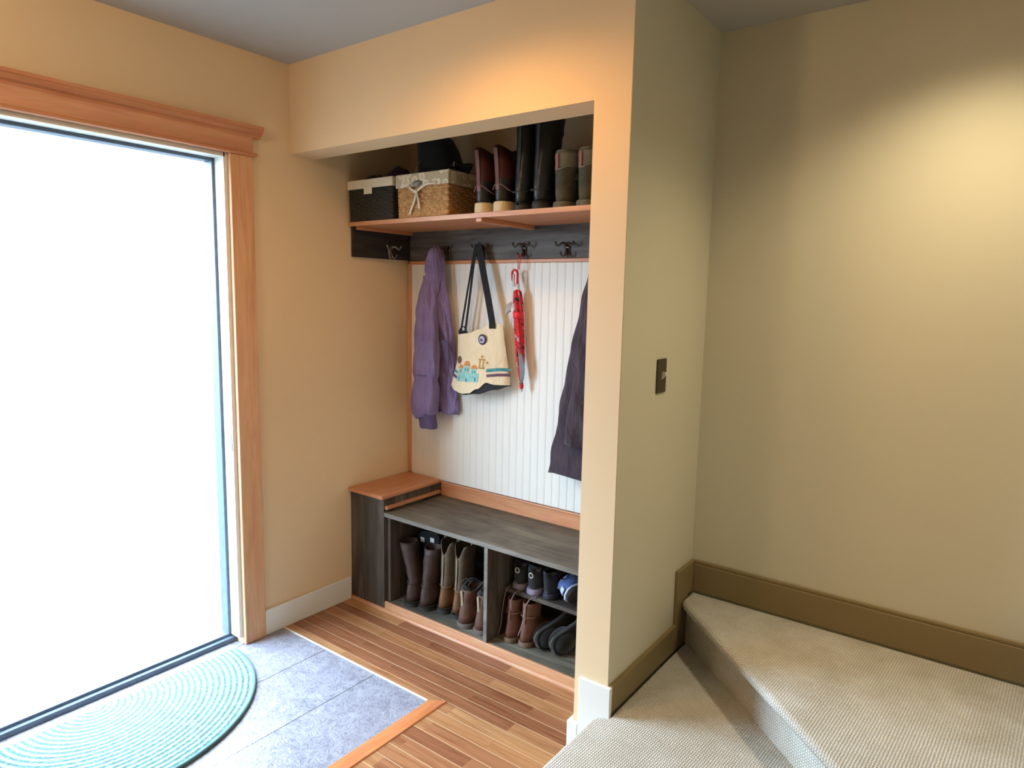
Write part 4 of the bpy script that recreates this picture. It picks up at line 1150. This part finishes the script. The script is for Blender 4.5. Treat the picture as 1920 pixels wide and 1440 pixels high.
red = plain('red_nylon', '#d0202c', .5); gry = fabric('grey_nylon', '#77818a', '#8d97a0', .7)
tilt = lambda x, y, z: (0.724 + (1.60 - z) * 0.078 + x, 0.650 + y, z)
cz = MB()
prof = [(1.530, .012), (1.520, .020), (1.48, .024), (1.455, .027), (1.445, .024), (1.40, .0255), (1.35, .0265), (1.30, .0265), (1.25, .0245), (1.20, .020), (1.15, .0135), (1.112, .007)]
prof = [(z, rr * .80) for z, rr in prof]
rings = []
for k in range(len(prof) - 1):
    for q in range(4):
        f = q / 4; z = prof[k][0] + (prof[k + 1][0] - prof[k][0]) * f; r = prof[k][1] + (prof[k + 1][1] - prof[k][1]) * f
        rings.append([tilt(r * (1 + .20 * math.cos(6 * a + z * 14)) * math.cos(a), r * (1 + .20 * math.cos(6 * a + z * 14)) * math.sin(a), z) for a in [2 * PI * i / 36 for i in range(36)]])
cz.loft(rings)
part(cz, 'canopy', red_print(), um, smooth=True)
part(MB().loft([[tilt(r * math.cos(a), r * math.sin(a) - .003, z) for a in [2 * PI * i / 24 for i in range(24)]] for z, r in ((1.432, .0215), (1.430, .0235), (1.405, .0240), (1.402, .0215))]), 'closing_band', plain('bright_red_band', '#e0222c', .45), um, label='bright red closing band', smooth=True)
part(MB().grid(lambda u, v: tilt(.006 + .022 * u * math.sin(PI * min(1, v * 1.0)) ** .7, -.0235 + .010 * u + .008 * v, 1.27 - .16 * v), 6, 16), 'panel', gry, um, label='grey canopy panel', thick=.0015, smooth=True)
part(MB().grid(lambda u, v: tilt(-.022 - .022 * u - .004 * v, -.020 - .012 * u + .006 * math.sin(6 * v), 1.478 - .045 * v - .016 * u), 5, 6), 'flap', fabric('pale_grey_nylon', '#a9a8aa', '#c3c2c4'), um, label='pale grey flap', thick=.0015, smooth=True)
part(MB().tube([tilt(0, 0, 1.545), tilt(.002, 0, 1.58), tilt(.004, 0, 1.60)] + [tilt(-.011 + .015 * math.cos(t), 0, 1.60 + .018 * math.sin(t)) for t in [PI * k / 8 for k in range(9)]] + [tilt(-.026, 0, 1.585), tilt(-.024, 0, 1.57)], .0052, 10), 'handle', red, um, smooth=True)
part(MB().tube([tilt(0, 0, 1.52), tilt(0, 0, 1.555)], .0085, 10).tube([tilt(-.016, -.002, 1.598), tilt(-.018, -.002, 1.565), tilt(-.014, -.002, 1.545)], .0055, 8), 'collar', plain('white_plastic', '#dcd6d3', .4), um, label='white plastic collar', smooth=True)
part(MB().tube([tilt(0, 0, 1.115), tilt(0, 0, 1.095), tilt(0, 0, 1.086)], [.009, .0095, .006], 12), 'tip', red, um, label='red tip', smooth=True)
part(MB().tube([tilt(0, 0, 1.087), tilt(0, 0, 1.074)], .003, 8), 'ferrule', plain('pale_ferrule', '#a9a296', .4), um, label='pale ferrule', smooth=True)
part(MB().tube([(0.730, .650, 1.605), (.730, .648, 1.64), (.731, .647, 1.676), (.736, .648, 1.690), (.741, .655, 1.688), (.740, .652, 1.66), (.735, .650, 1.62)], .0018, 6), 'cord', red, um, label='red cord', smooth=True)

# ------------------------------------------------------------------ sub-parts sit under their part
def nest(thing, child, par):
    p = next(o for o in thing.children if o.name.split('.')[0] == par)
    for o in list(thing.children):
        if o.name.split('.')[0] == child: o.parent = p


nest(tg, 'badge_face', 'badge'); nest(tg, 'badge_mark', 'badge')
nest(tg, 'printed_windows', 'printed_houses'); nest(tg, 'printed_roofs', 'printed_houses'); nest(tg, 'strap_tab', 'strap')
nest(jk, 'sleeve_seam', 'sleeve'); nest(jk, 'cuff', 'sleeve'); nest(jk, 'pocket_flap', 'body')
nest(um, 'flap', 'canopy'); nest(um, 'panel', 'canopy'); nest(um, 'ferrule', 'tip')
nest(d1, 'strike_plate', 'jamb'); nest(b2, 'bow', 'liner'); nest(b2, 'handle_opening', 'liner'); nest(b1, 'tag', 'liner')
nest(bn, 'seat_edge', 'seat'); nest(bn, 'divider_edge', 'divider'); nest(sh, 'front_edge', 'board'); nest(bk, 'drawstring', 'body'); nest(sd, 'buckle', 'strap')
